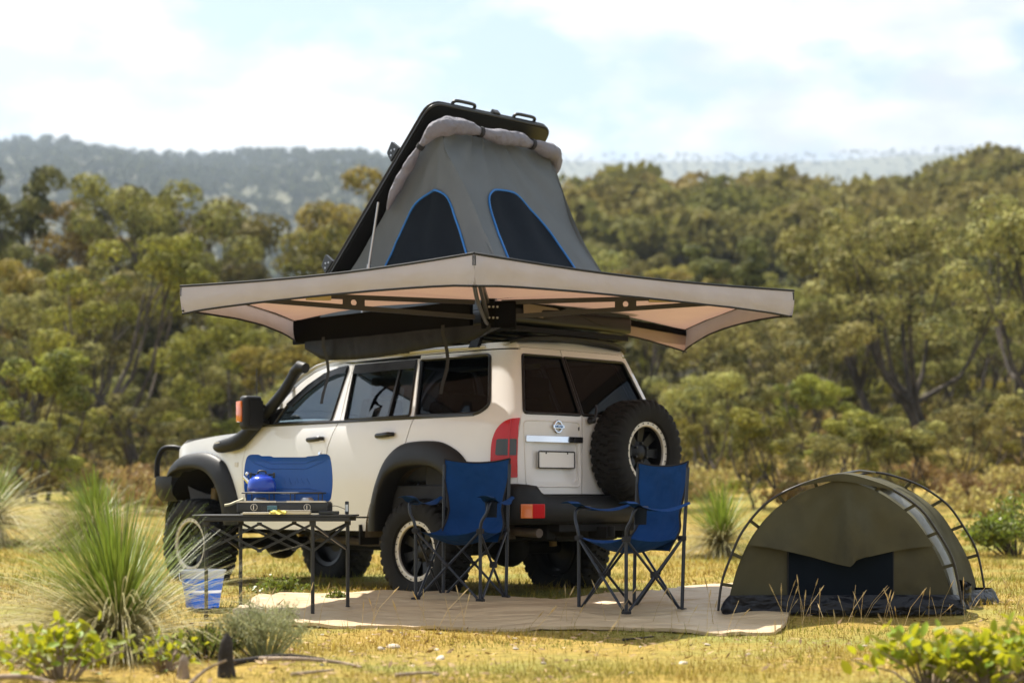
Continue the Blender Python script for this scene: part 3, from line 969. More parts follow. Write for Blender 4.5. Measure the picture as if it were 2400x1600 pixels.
# ---- wheels
def tyre_mesh():
    RO, W = 0.408, 0.295
    N, pitch = 216, 36
    prof = [(0.232, -0.105), (0.245, -0.130), (0.285, -0.146), (0.325, -0.1475), (0.352, -0.143), (0.372, -0.137), (0.390, -0.128), (0.403, -0.112),
            (0.407, -0.085), (0.408, -0.058), (0.408, -0.056), (0.4085, -0.020), (0.4085, -0.018)]
    prof = prof + [(r, -h) for r, h in prof[::-1]]
    vs, fs = [], []
    m = len(prof)
    for k in range(N):
        a = 2 * math.pi * k / N
        ph = (k % (N // pitch))
        cell = k // (N // pitch)
        for i, (r, h) in enumerate(prof):
            rr, hh = r, h
            row = 0 if abs(h) > 0.11 else (1 if abs(h) > 0.057 else (2 if abs(h) > 0.019 else 3))
            side = 1 if h > 0 else -1
            dep = 0.016
            if row in (0, 1) and r > 0.37:
                p = (ph + (3 if side > 0 else 0)) % 6
                if p >= 4: rr -= dep if row == 1 else dep * 0.8
                elif cell % 2 and row == 0: hh += side * 0.006
            elif row == 2:
                p = (ph + (1 if side > 0 else 4)) % 6
                if p >= 5 or abs(abs(h) - 0.058) < 0.0005: rr -= dep
            elif row == 3:
                p = (ph + 2) % 6
                if p >= 5 or abs(abs(h) - 0.020) < 0.0005: rr -= dep
            elif 0.345 < r < 0.38 and ((ph + (3 if side > 0 else 0)) % 6) < 4 and cell % 2 == 0:
                hh += side * 0.005
            vs.append((rr * math.cos(a), rr * math.sin(a), hh))
    for k in range(N):
        k2 = (k + 1) % N
        for i in range(m - 1):
            fs.append((k * m + i, k2 * m + i, k2 * m + i + 1, k * m + i + 1))
    b = MB()
    b.add(vs, fs)
    return b
def make_wheel():
    w = bpy.data.objects.new('wheel', None)
    COL.objects.link(w)
    rim = MB().lathe([(0.195, -0.11), (0.232, -0.125), (0.238, -0.10), (0.212, -0.07), (0.200, 0.02), (0.198, 0.06), (0.205, 0.085), (0.225, 0.10)], 48)
    rim.lathe([(0.0, 0.052), (0.04, 0.052), (0.055, 0.045), (0.085, 0.028), (0.100, 0.020), (0.100, -0.02), (0.0, -0.03)], 32)
    for k in range(8):
        a = 2 * math.pi * k / 8
        d = Vector((math.cos(a), math.sin(a), 0))
        n = Vector((-d.y, d.x, 0))
        rim.add([d * 0.085 + n * 0.028 + Vector((0, 0, 0.03)), d * 0.085 - n * 0.028 + Vector((0, 0, 0.03)), d * 0.203 - n * 0.040 + Vector((0, 0, 0.045)), d * 0.203 + n * 0.040 + Vector((0, 0, 0.045)),
                 d * 0.085 + n * 0.034 + Vector((0, 0, -0.01)), d * 0.085 - n * 0.034 + Vector((0, 0, -0.01)), d * 0.203 - n * 0.046 + Vector((0, 0, 0.0)), d * 0.203 + n * 0.046 + Vector((0, 0, 0.0))],
                [(0, 1, 2, 3), (0, 3, 7, 4), (1, 5, 6, 2)])
    rim.lathe([(0.0, -0.02), (0.17, -0.02), (0.19, -0.03)], 24)
    r = rim.build('rim', 'rim_black', w, smooth=35)
    MB().lathe([(0.197, 0.088), (0.199, 0.104), (0.206, 0.109), (0.238, 0.109), (0.246, 0.104), (0.249, 0.092)], 64).build('bead_ring', 'bead_silver', r, smooth=30)
    b = MB()
    for k in range(24):
        a = 2 * math.pi * k / 24
        b.lathe([(0.0, 0.114), (0.0052, 0.114), (0.0055, 0.108)], 6, Matrix.Translation((0.222 * math.cos(a), 0.222 * math.sin(a), 0)))
    for k in range(6):
        a = 2 * math.pi * k / 6
        b.lathe([(0.0, 0.062), (0.010, 0.060), (0.011, 0.03)], 6, Matrix.Translation((0.07 * math.cos(a), 0.07 * math.sin(a), 0)))
    tag(b.build('rim_bolts', 'bolt_dark', r), kind='stuff')
    tyre_mesh().build('tyre', 'rubber', w, smooth=38)
    return w
wheel = make_wheel()
spots = [((0, 0.79, 0.402), 'L'), ((2.97, 0.79, 0.402), 'L'), ((0, -0.79, 0.402), 'R'), ((2.97, -0.79, 0.402), 'R'), ((-1.19, -0.325, 1.163), 'S')]
for i, (p, k) in enumerate(spots):
    o = wheel if i == 0 else copy_tree(wheel)
    o.parent = car
    Mx = {'L': Matrix.Rotation(-math.pi / 2, 4, 'X'), 'R': Matrix.Rotation(math.pi / 2, 4, 'X'), 'S': Matrix.Rotation(-math.pi / 2, 4, 'Y')}[k]
    o.matrix_local = Matrix.Translation(p) @ Mx @ Matrix.Rotation(0.3 + i * 0.7, 4, 'Z')
    if k == 'S':
        o['label'] = 'spare wheel carried on the rear door'
MB().tube([(-0.98, -0.32, 1.16), (-1.14, -0.325, 1.163)], 0.10, 12).bar((-1.0, -0.62, 1.16), (-1.02, -0.1, 1.16), 0.05, 0.12).build('spare_carrier', 'black_steel', car, bevel=0.01)

# ---- roof rack
rk = MB()
for sgn in (1, -1):
    rk.bar((-0.80, sgn * 0.655, 2.085), (1.55, sgn * 0.655, 2.085), 0.035, 0.045)
for x in (-0.80, 1.55):
    rk.bar((x, -0.66, 2.085), (x, 0.66, 2.085), 0.035, 0.045)
rack = rk.build('roof_rack', 'black_steel', car, bevel=0.006)
for k in range(9):
    x = -0.62 + k * 0.25
    MB().bar((x, -0.64, 2.095), (x, 0.64, 2.095), 0.07, 0.018).build('rack_slat', 'black_steel', rack, bevel=0.003)
for x in (-0.45, 0.35, 1.15):
    for sgn in (1, -1):
        MB().add([Vector(v) for v in ((x - 0.05, sgn * 0.72, 1.955), (x + 0.05, sgn * 0.72, 1.955), (x + 0.04, sgn * 0.66, 2.07), (x - 0.04, sgn * 0.66, 2.07),
                                      (x - 0.05, sgn * 0.685, 1.955), (x + 0.05, sgn * 0.685, 1.955), (x + 0.04, sgn * 0.63, 2.07), (x - 0.04, sgn * 0.63, 2.07))],
                 [(0, 1, 2, 3), (7, 6, 5, 4), (0, 3, 7, 4), (1, 5, 6, 2), (2, 6, 7, 3), (0, 4, 5, 1)]).build('rack_foot', 'black_steel', rack)
# ---------------------------------------------------------------- camp materials
mat('tent_canvas', (0.140, 0.156, 0.166), rough=0.95, spec=0.15, wrinkle=(0.9, 2.2, 0.10, (1, 1, 0.45)), var=0.08, vscale=3, bump=0.10, bscale=420, trans=(0.12, (0.20, 0.20, 0.19)))
mat('tent_mesh', (0.010, 0.014, 0.020), spec=0.1, rough=0.9, var=0.15, vscale=4, bump=0.1, bscale=500)
mat('blue_piping', (0.010, 0.14, 0.42), rough=0.5)
mat('flap_cloth', (0.168, 0.164, 0.190), rough=0.85, var=0.08, vscale=6, bump=0.12, bscale=40, wrinkle=(1.0, 9.0, 0.05, (1, 1, 1)))
mat('strap', (0.012, 0.012, 0.014), rough=0.8)
mat('shell_black', (0.011, 0.0115, 0.012), rough=0.36, var=0.15, vscale=6, bump=0.05, bscale=300)
mat('canopy_cloth', (0.40, 0.325, 0.30), rough=0.85, wrinkle=(0.4, 1.2, 0.08, (1, 1, 1)), var=0.09, vscale=2.0, bump=0.12, bscale=9, trans=(0.20, (0.52, 0.31, 0.23)))
mat('valance_cloth', (0.53, 0.495, 0.535), rough=0.85, wrinkle=(0.35, 2.2, 0.06, (1, 1, 2.6)), var=0.07, vscale=3.0, bump=0.22, bscale=9, trans=(0.20, (0.44, 0.38, 0.40)))
mat('awning_black', (0.0035, 0.0035, 0.004), spec=0.08, rough=0.8, var=0.2, vscale=5)
mat('bag_pvc', (0.009, 0.0095, 0.011), wrinkle=(0.6, 3.0, 0.06, (1, 1, 1)), spec=0.2, rough=0.5, var=0.25, vscale=4, bump=0.25, bscale=9)
mat('arm_alloy', (0.040, 0.041, 0.044), rough=0.42, metal=0.3, var=0.15)
mat('khaki_patch', (0.46, 0.40, 0.22), rough=0.8)
mat('swag_canvas', (0.080, 0.074, 0.044), rough=0.95, spec=0.15, wrinkle=(1.0, 2.6, 0.12, (1, 1, 0.7)), var=0.10, vscale=3.5, bump=0.12, bscale=260, col2=(0.062, 0.058, 0.038), c2scale=2.0, trans=(0.06, (0.12, 0.11, 0.06)))
mat('swag_mesh', (0.005, 0.008, 0.013), spec=0.08, rough=0.9, var=0.15, vscale=6)
mat('swag_pvc', (0.006, 0.007, 0.011), spec=0.3, wrinkle=(1.0, 7.0, 0.07, (1, 1, 2.0)), rough=0.42, var=0.3, vscale=5, bump=0.35, bscale=11)
mat('swag_clear', (0.15, 0.15, 0.13), rough=0.25, var=0.25, vscale=9, bump=0.3, bscale=14)
mat('pole_dark', (0.020, 0.017, 0.016), rough=0.35)
mat('navy_cloth', (0.005, 0.046, 0.170), spec=0.2, wrinkle=(0.9, 5.0, 0.06, (1, 1, 0.8)), rough=0.85, var=0.12, vscale=6, bump=0.20, bscale=18)
mat('navy_tube', (0.010, 0.015, 0.027), rough=0.35, var=0.1)
mat('table_alloy', (0.030, 0.030, 0.032), rough=0.35, metal=0.35, var=0.15)
mat('table_top', (0.024, 0.024, 0.025), rough=0.42, var=0.15)
mat('stove_blue', (0.004, 0.085, 0.34), rough=0.42, var=0.06, vscale=5, coat=0.25)
mat('stove_black', (0.020, 0.021, 0.023), rough=0.38)
mat('enamel_blue', (0.002, 0.045, 0.40), rough=0.22, coat=0.5, spec=0.4)
mat('cream_board', (0.62, 0.56, 0.45), rough=0.6, var=0.06)
mat('yellow_cloth', (0.62, 0.52, 0.10), rough=0.8, var=0.1)
mat('teal_plastic', (0.05, 0.13, 0.18), rough=0.5)
mat('hose_cream', (0.60, 0.55, 0.36), rough=0.5)
mat('screen_grey', (0.55, 0.60, 0.66), rough=0.3)
mat('tarp_tan', (0.52, 0.395, 0.245), wrinkle=(1.0, 2.2, 0.16, (1.0, 1.6, 1)), rough=0.5, var=0.07, vscale=1.6, bump=0.30, bscale=7, spec=0.4, trans=(0.04, (0.5, 0.4, 0.26)))
mat('bucket_blue', (0.002, 0.125, 0.60), rough=0.35, spec=0.3, trans=(0.2, (0.003, 0.17, 0.80)))
mat('bucket_clear', (0.36, 0.40, 0.45), rough=0.25, trans=(0.5, (0.7, 0.72, 0.74)))

# ---------------------------------------------------------------- roof top tent
TZ = 2.12
tent = thing('roof_tent', (WALK[0], WALK[1], TZ), 'grey canvas wedge tent standing open on the car roof under a tilted black shell', 'roof tent', VR)
def tl(x, y, z):
    return Vector((x, y, z - TZ))
MB().box(tl(0.40, 0, 2.185), (2.50, 1.34, 0.13)).build('base_shell', 'shell_black', tent, smooth=40, bevel=0.03, seg=3)
LO, HI = Vector((1.66, 0, 2.27)), Vector((0.045, 0, 3.885))
LD = (HI - LO).normalized()
LN = Vector((LD.z, 0, -LD.x))
LL = (HI - LO).length
def lid_pt(t, y, n):
    p = LO + LD * t + LN * n
    return Vector((p.x, y, p.z - TZ))
def lid_outline(m):
    return rounded([(0 + m, -0.68 + m, 0.04), (LL - m, -0.68 + m, 0.13), (LL - m, 0.68 - m, 0.13), (0 + m, 0.68 - m, 0.04)], 6)
lid = MB()
o0, o1, o2 = lid_outline(0.0), lid_outline(0.035), lid_outline(0.05)
rings = [([lid_pt(t, y, -0.005) for t, y in o2]), ([lid_pt(t, y, -0.005) for t, y in o0]), ([lid_pt(t, y, 0.06) for t, y in o0]), ([lid_pt(t, y, 0.095) for t, y in o1]), ([lid_pt(t, y, 0.105) for t, y in o2])]
lid.grid(rings, wrap=True)
n = len(o0)
lid.f.append(tuple(range(n)))
lid.f.append(tuple(4 * n + i for i in range(n)))
lido = lid.build('lid', 'shell_black', tent, smooth=35)
for nn, rr_, mm in ((0.012, 0.012, -0.008), (0.040, 0.010, -0.008)):
    MB().tube([lid_pt(t, y, nn) for t, y in lid_outline(mm)], rr_, 6, closed=True).build('lid_rail', 'shell_black', lido, smooth=60)
for yc in (0.31, -0.38):
    MB().tube(catmull([lid_pt(LL, yc - 0.12, 0.06), lid_pt(LL + 0.038, yc - 0.105, 0.06), lid_pt(LL + 0.044, yc, 0.06), lid_pt(LL + 0.038, yc + 0.105, 0.06), lid_pt(LL, yc + 0.12, 0.06)], 4), 0.014, 8).build('lid_handle', 'shell_black', lido, smooth=60)
MB().box(lid_pt(LL + 0.008, -0.04, 0.05), (0.05, 0.07, 0.05), Matrix.Rotation(R(-45), 3, 'Y')).build('lid_latch', 'shell_black', lido, bevel=0.008)
for t in (0.55, 1.72):
    for sgn in (1, -1):
        b = MB()
        b.add([lid_pt(t - 0.07, sgn * 0.62, 0.10), lid_pt(t + 0.07, sgn * 0.62, 0.10), lid_pt(t + 0.05, sgn * 0.62, 0.21), lid_pt(t - 0.05, sgn * 0.62, 0.19),
               lid_pt(t - 0.07, sgn * 0.655, 0.10), lid_pt(t + 0.07, sgn * 0.655, 0.10), lid_pt(t + 0.05, sgn * 0.655, 0.21), lid_pt(t - 0.05, sgn * 0.655, 0.19)],
              [(0, 1, 2, 3), (7, 6, 5, 4), (0, 4, 5, 1), (1, 5, 6, 2), (2, 6, 7, 3), (3, 7, 4, 0)])
        br = b.build('bar_mount', 'shell_black', lido, bevel=0.006)
        for q in range(3):
            MB().lathe([(0, 0.004), (0.008, 0.003), (0.009, 0)], 8, Matrix.Translation(lid_pt(t - 0.03 + 0.03 * q, sgn * 0.657, 0.13 + 0.025 * (q % 2))) @ Matrix.Rotation(-sgn * math.pi / 2, 4, 'X')).build('mount_bolt', 'steel_bare', br)
for sgn in (1, -1):
    MB().tube([tl(0.66, sgn * 0.70, 3.19), tl(0.775, sgn * 0.70, 2.70)], 0.010, 8).tube([tl(0.775, sgn * 0.70, 2.70), tl(0.86, sgn * 0.70, 2.27)], 0.017, 8).build('gas_strut', 'steel_bare', tent, smooth=60)
# side walls
WL = [(1.55, 2.25), (0.16, 3.68), (0.03, 3.70), (-0.02, 3.58), (-0.42, 2.87), (-0.84, 2.25)]
def wall_fn(sgn, off=0.0):
    def fn(x, z):
        h = (z - 2.25) / 1.45
        b = -0.05 * math.sin(math.pi * min(1, max(0, h)) ** 0.8) + 0.018 * fbm(x * 1.5 + 4, z * 0.7, sgn, 2.2) + 0.012 * fbm(x * 5 - z * 2.0, z * 1.2, 7.7, 1.5)
        an_ = math.atan2(x - 0.02, max(0.05, 3.80 - z))
        b += 0.020 * math.sin(an_ * 19 + 1.2 * fbm(x * 2, z * 2, 0.5)) * min(1, max(0, h)) ** 0.7 * (1 if x < 0.9 else 0)
        y = 0.655 - 0.035 * h + b
        return Vector((x, sgn * (y + off), z - TZ)), Vector((0, -sgn, 0))
    return fn
SIDE_WIN = [Vector(p) for p in ((0.93, 2.40, 0), (0.72, 2.66, 0), (0.52, 2.92, 0), (0.36, 3.11, 0), (0.20, 3.215, 0), (0.08, 3.225, 0), (-0.03, 3.16, 0), (-0.12, 3.02, 0), (-0.22, 2.80, 0), (-0.40, 2.40, 0))]
SIDE_WIN = [(p.x, p.y) for p in catmull(SIDE_WIN, 4)]
for sgn in (1, -1):
    wl = panel(WL, [], wall_fn(sgn), 0.06, 0.0).build('side_wall', 'tent_canvas', tent, smooth=60)
    sw = panel(SIDE_WIN, [], wall_fn(sgn, 0.006), 0.06, 0.006).build('window_mesh', 'tent_mesh', wl, smooth=60)
    MB().tube([wall_fn(sgn, 0.008)(*p)[0] for p in SIDE_WIN], 0.0085, 6).build('window_piping', 'blue_piping', wl, smooth=60)
# rear wall, leaning back from its foot
def back_fn(off=0.0):
    def fn(y, z):
        h = (3.62 - z) / 1.37
        b = 0.02 * fbm(y * 1.2 + 9, z * 0.8, 3.1, 2.0) + 0.014 * fbm(y * 4.5, z * 1.0 + y, 1.7, 1.6) + 0.05 * math.sin(math.pi * min(1, max(0, h)))
        an_ = math.atan2(y - 0.1, max(0.08, 3.95 - z))
        b += 0.024 * math.sin(an_ * 17 + 1.5 * fbm(y * 2, z * 2, 2.5)) * (1 - 0.5 * max(0, h))
        b *= 1 - min(1, abs(y) / 0.66) ** 6
        x = float(np.interp(z, [2.25, 2.87, 3.58, 3.70], [-0.835, -0.415, -0.015, 0.03])) + b
        return Vector((x - off, y, z - TZ)), Vector((1, 0, 0))
    return fn
_ed = [(wall_fn(1)(float(np.interp(z, [2.25, 2.87, 3.58, 3.70], [-0.84, -0.42, -0.02, 0.03])), z)[0].y, z) for z in np.linspace(2.25, 3.70, 26)]
_ed2 = [(wall_fn(-1)(float(np.interp(z, [2.25, 2.87, 3.58, 3.70], [-0.84, -0.42, -0.02, 0.03])), z)[0].y, z) for z in np.linspace(2.25, 3.70, 26)]
bw = panel(_ed + _ed2[::-1], [], back_fn(), 0.06, 0.0).build('rear_wall', 'tent_canvas', tent, smooth=60)
BWIN = [(p.x, p.y) for p in catmull([(0.50, 2.42, 0), (0.435, 2.66, 0), (0.385, 2.9, 0), (0.36, 3.08, 0), (0.30, 3.20, 0), (0.17, 3.255, 0), (0.02, 3.245, 0), (-0.12, 3.17, 0), (-0.25, 3.0, 0), (-0.33, 2.75, 0), (-0.37, 2.42, 0)], 4)]
panel(BWIN, [], back_fn(0.007), 0.06, 0.006).build('window_mesh', 'tent_mesh', bw, smooth=60)
MB().tube([back_fn(0.009)(*p)[0] for p in BWIN], 0.0085, 6).build('window_piping', 'blue_piping', bw, smooth=60)
# rolled-up fly round the mouth of the tent
roll = [tl(0.60, 0.66, 3.12), tl(0.50, 0.675, 3.25), tl(0.32, 0.685, 3.43), tl(0.17, 0.69, 3.57), tl(0.05, 0.66, 3.68), tl(-0.03, 0.58, 3.715), tl(-0.06, 0.42, 3.725), tl(-0.06, 0.26, 3.715), tl(-0.07, 0.05, 3.705), tl(-0.07, -0.15, 3.715), tl(-0.06, -0.33, 3.70), tl(-0.06, -0.50, 3.68), tl(-0.04, -0.62, 3.66), tl(0.0, -0.69, 3.58), tl(0.06, -0.70, 3.46)]
rad = [0.012, 0.044, 0.052, 0.026, 0.070, 0.090, 0.070, 0.040, 0.074, 0.070, 0.040, 0.078, 0.074, 0.054, 0.016]
cr_ = catmull(roll, 6)
rs = [max(0.008, 0.85 * v * (1 + 0.22 * fbm(i * 0.33, 2.0, 5.0))) for i, v in enumerate(np.interp(np.linspace(0, len(roll) - 1, len(cr_)), range(len(roll)), rad))]
ro = MB().tube(cr_, rs, 16)
ro.v = [tuple(Vector(p) + Vector((fbm(p[0] * 9, p[1] * 9, p[2] * 9), fbm(p[1] * 9 + 5, p[0] * 9, p[2] * 9), fbm(p[2] * 9, p[1] * 9, p[0] * 9 + 3))) * 0.016) for p in ro.v]
roo = ro.build('rolled_fly', 'flap_cloth', tent, smooth=60)
for k in (3, 7, 10):
    i = k * 6
    c, t = cr_[i], (cr_[i + 1] - cr_[i - 1]).normalized()
    q = Vector((0, 0, 1)).rotation_difference(t).to_matrix().to_4x4()
    MB().lathe([(rs[i] * 1.08 + 0.004, -0.02), (rs[i] * 1.1 + 0.008, -0.018), (rs[i] * 1.1 + 0.008, 0.018), (rs[i] * 1.08 + 0.004, 0.02)], 18, Matrix.Translation(c) @ q).build('tie_strap', 'strap', roo, smooth=40)

# ---------------------------------------------------------------- awning
PV = Vector((-0.177, 13.18, 2.10))
awn = thing('awning', PV, 'grey fan awning with tan underside spread from the side of the car roof', 'awning')
def aw(x, y, z):
    return Vector((x, y, z)) - PV
HUB = Vector((-0.177, 13.18, 2.27))
CORN = [Vector((-1.80, 14.80, 2.275)), Vector((-2.345, 12.67, 2.302)), Vector((-0.228, 10.78, 2.275)), Vector((2.115, 13.45, 2.362)), Vector((1.452, 15.06, 2.222))]
NS = 14
canopy_rows = []
edge_pts = []
for k in range(4):
    a, b = CORN[k], CORN[k + 1]
    mid_in = (HUB - (a + b) / 2).normalized()
    pts = []
    for j in range(NS + 1):
        t = j / NS
        p = a.lerp(b, t) + mid_in * (0.10 * math.sin(math.pi * t)) + Vector((0, 0, -0.012 * math.sin(math.pi * t)))
        pts.append(p)
    edge_pts.append(pts)
    rows = []
    for i in range(9):
        s = i / 8
        row = []
        for j, p in enumerate(pts):
            q = HUB.lerp(p, max(0.02, s))
            t = j / NS
            q = q + Vector((0, 0, 0.045 * math.sin(math.pi * s) - 0.05 * math.sin(math.pi * s) * math.sin(math.pi * t) + 0.008 * fbm(q.x * 2, q.y * 2, k)))
            row.append(q - PV)
        rows.append(row)
    pn = MB().grid(rows).build('canopy_panel', 'canopy_cloth', awn, smooth=60)
    # valance
    rows = []
    top, bot = [], []
    outw = -mid_in
    for j, p in enumerate(pts):
        t = j / NS
        drop = 0.19 - 0.062 * math.sin(math.pi * t) ** 0.7
        if k == 0: drop = 0.17 - 0.04 * math.sin(math.pi * t)
        wv = 0.010 * fbm(t * 7, k * 3.0, 0, 1.0) 
        row = []
        for i in range(7):
            s = i / 6
            o = outw * (0.012 * math.sin(math.pi * s) + (wv + 0.014 * fbm(t * 13 + s, k * 9.0, s * 2, 1.0)) * s - 0.02 * s)
            row.append(p + Vector((0, 0, -drop * s)) + o - PV)
        rows.append(row)
        top.append(row[0] + Vector((0, 0, 0.004)))
        bot.append(row[-1])
    va = MB().grid(rows).build('valance', 'valance_cloth', awn, smooth=60)
    MB().tube(bot, 0.0075, 6).build('valance_piping', 'strap', va, smooth=60)
    MB().tube(top, 0.0085, 6).build('canopy_piping', 'strap', va, smooth=60)
# arms: two bars joined by webs, tapering to the tip
def arm(tip, name='awning_arm', web=(0.42, 0.66), h0=0.11):
    a = HUB + Vector((0, 0, -0.055))
    t = Vector(tip) + Vector((0, 0, -0.03))
    d = (t - a).normalized()
    st = a + d * 0.10
    m = MB()
    L = (t - st).length
    up = Vector((0, 0, 1))
    m.bar(st + up * 0.03 - PV, t + up * 0.005 - PV, 0.022, 0.034)
    m.bar(st - up * (h0 - 0.03) - PV, t - up * 0.02 - PV, 0.022, 0.034)
    for w in web:
        c = st.lerp(t, w)
        hh = (1 - w) * h0 + 0.02
        # solid web with a round hole between the two bars
        ring_o, ring_i = [], []
        n_ = 20
        for q in range(n_):
            an_ = 2 * math.pi * q / n_
            ca, sa = math.cos(an_), math.sin(an_)
            sq = 1 / max(abs(ca), abs(sa))
            ring_o.append((ca * sq * hh * 0.95, sa * sq * hh * 0.5))
            ring_i.append((ca * hh * 0.26, sa * hh * 0.26))
        sd = d.cross(up).normalized()
        mid = c - up * ((h0 - 0.06) / 2 * (1 - w) + 0.004)
        for sdv in (-0.008, 0.008):
            vs = [mid + d * p[0] + up * p[1] + sd * sdv - PV for p in ring_o] + [mid + d * p[0] + up * p[1] + sd * sdv - PV for p in ring_i]
            m.add(vs, [(i, (i + 1) % n_, n_ + (i + 1) % n_, n_ + i) for i in range(n_)])
    o = m.build(name, 'arm_alloy', awn)
    c = st.lerp(t, 0.54)
    MB().bar(c - d * 0.09 + up * 0.012 - PV, c + d * 0.09 + up * 0.006 - PV, 0.030, 0.046).build('arm_patch', 'khaki_patch', o)
    return o
for k in (1, 2, 3):
    arm(CORN[k])
# last arm: flat black batten
b = HUB + Vector((0.1, 0.1, 0.0))
MB().bar(b - PV, CORN[4] + Vector((0, 0, -0.025)) - PV, 0.06, 0.05).build('awning_batten', 'awning_black', awn)
# end skirt hanging from the batten
rows = []
for i in range(17):
    t = i / 16
    p = (HUB + Vector((0.25, 0.25, 0.0))).lerp(CORN[4], t)
    dr = 0.10 + 0.085 * t ** 1.5 - 0.02 * math.sin(math.pi * t)
    rows.append([p + Vector((0.012, -0.012, -dr * s_)) + Vector((0.02, -0.02, 0)) * (s_ * fbm(t * 6, s_, 3.0)) - PV for s_ in (0, 0.25, 0.5, 0.75, 1.0)])
sk_ = MB().grid(rows).build('end_skirt', 'canopy_cloth', awn, smooth=60)
MB().tube([r_[-1] for r_ in rows], 0.0075, 6).build('skirt_piping', 'strap', sk_, smooth=60)
# back beam along the car side and hub bracket
MB().bar(aw(-0.30, 13.30, 2.18), aw(-1.80, 14.80, 2.175), 0.035, 0.20).build('back_beam', 'awning_black', awn, bevel=0.006)
hb = MB().box(HUB + Vector((0.0, 0.0, -0.085)) - PV, (0.10, 0.10, 0.27)).box(aw(-0.10, 13.26, 2.16), (0.26, 0.16, 0.20)).build('hub_bracket', 'awning_black', awn, bevel=0.01)
for q in range(9):
    MB().lathe([(0, 0.006), (0.008, 0.004), (0.009, 0)], 8, Matrix.Translation(HUB - PV + Vector((0.01 + 0.03 * (q % 3), -0.058, 0.02 - 0.08 * (q // 3)))) @ Matrix.Rotation(math.pi / 2, 4, 'X')).build('hub_bolt', 'steel_bare', hb)
MB().tube(catmull([aw(-0.228, 10.85, 2.10), aw(-0.22, 11.5, 2.07), aw(-0.19, 12.6, 2.06), aw(-0.18, 13.05, 2.08)], 4), 0.014, 8).build('support_leg', 'arm_alloy', awn, smooth=60)
MB().tube(catmull([aw(0.45, 13.5, 2.22), aw(0.65, 13.75, 2.15), aw(0.8, 14.2, 2.17), aw(1.0, 14.6, 2.2)], 5), 0.006, 5).build('hanging_cord', 'strap', awn)
# PVC bag hanging open under the beam (car coordinates)
fwv, lfv = Vector((math.cos(VR), math.sin(VR), 0)), Vector((-math.sin(VR), math.cos(VR), 0))
def cw(x, y, z):
    return Vector(WALK) + fwv * x + lfv * y + Vector((0, 0, z))
rows = []
for i in range(25):
    t = i / 24
    x = 1.24 - 2.16 * t
    endk = min(1.0, min(t / 0.10, 1.0))
    rk_ = max(0.0, (t - 0.86) / 0.14)
    sag = (0.155 + 0.03 * math.sin(t * 5.0)) * (0.45 + 0.55 * endk) * (1 - 0.75 * rk_ ** 1.6)
    row = []
    for j in range(11):
        s = j / 10
        a = math.pi * s
        y = 0.99 - 0.16 * s + 0.055 * math.sin(a)
        z = 2.085 - sag * math.sin(a) ** 0.65 * (1.0 if s < 0.5 else 0.95) + 0.012 * fbm(x * 3, s * 4, 1.0) + (0.05 if s > 0.9 else 0) * 0
        row.append(cw(x, y, z) - PV)
    rows.append(row)
MB().grid(rows).build('storage_bag', 'bag_pvc', awn, smooth=60)
for x, zb, yy in ((0.915, 1.565, 1.06), (-0.485, 1.585, 1.06)):
    rows = []
    for i in range(9):
        t = i / 8
        z = 2.10 + (zb - 2.10) * t
        yv = yy - 0.05 * math.sin(math.pi * t) * (1 if t > 0.2 else 0.4) + 0.01 * math.sin(t * 9)
        rows.append([cw(x + 0.02 + 0.02 * t, yv, z) - PV, cw(x - 0.022 + 0.02 * t, yv + 0.004, z) - PV])
    MB().grid(rows).build('hanging_strap', 'strap', awn, smooth=60)

# ---------------------------------------------------------------- folding table
TBX, TBY = -1.565, 11.95
TBZ = gh(TBX, TBY)
TH = 0.70
tab = thing('folding_table', (TBX, TBY, TBZ), 'black folding camp table with crossed braces beside the car', 'table')
def tb(x, y, z):
    return Vector((x - TBX, y - TBY, z - TBZ))
for k in range(9):
    y = 11.70 + 0.5 * (k + 0.5) / 9
    MB().box(tb(-1.565, y, TH - 0.006), (1.05, 0.5 / 9 - 0.004, 0.012)).build('top_slat', 'table_top', tab, bevel=0.002, seg=1)
for y in (11.72, 12.18):
    MB().bar(tb(-2.02, y, TH - 0.028), tb(-1.06, y, TH - 0.028), 0.022, 0.030).build('top_rail', 'table_alloy', tab, bevel=0.004)
LEGS = {'nl': (-2.005, 11.75), 'nr': (-1.307, 11.75), 'fl': (-1.84, 12.15), 'fr': (-1.114, 12.15)}
for k, (x, y) in LEGS.items():
    g = gh(x, y)
    lg = MB().tube([tb(x, y, g - 0.005), tb(x, y, TH - 0.045)], 0.0125, 10).build('leg', 'table_alloy', tab, smooth=60)
    MB().tube([tb(x, y, g - 0.006), tb(x, y, g + 0.03)], 0.016, 10).build('foot_cap', 'rubber', lg, smooth=60)
    MB().box(tb(x, y, TH - 0.055), (0.04, 0.04, 0.04)).build('corner_joint', 'table_top', lg, bevel=0.006)
def lattice(a, b, n):
    ax, ay = LEGS[a]
    bx_, by_ = LEGS[b]
    zt, zb = TH - 0.06, TH - 0.235
    for i in range(n):
        p0, p1 = Vector((ax, ay, 0)).lerp(Vector((bx_, by_, 0)), i / n), Vector((ax, ay, 0)).lerp(Vector((bx_, by_, 0)), (i + 1) / n)
        for (za, zc, o) in ((zt, zb, 0.006), (zb, zt, -0.006)):
            dd = (p1 - p0).normalized()
            sd = Vector((-dd.y, dd.x, 0)) * o
            MB().bar(tb(p0.x, p0.y, za) + sd, tb(p1.x, p1.y, zc) + sd, 0.008, 0.016).build('brace', 'table_alloy', tab)
        if i:
            MB().box(tb(p0.x, p0.y, zt), (0.03, 0.03, 0.022)).build('brace_joint', 'table_top', tab, bevel=0.004)
            MB().box(tb(p0.x, p0.y, zb), (0.03, 0.03, 0.022)).build('brace_joint', 'table_top', tab, bevel=0.004)
lattice('nl', 'nr', 2)
lattice('fl', 'fr', 2)
lattice('nl', 'fl', 1)
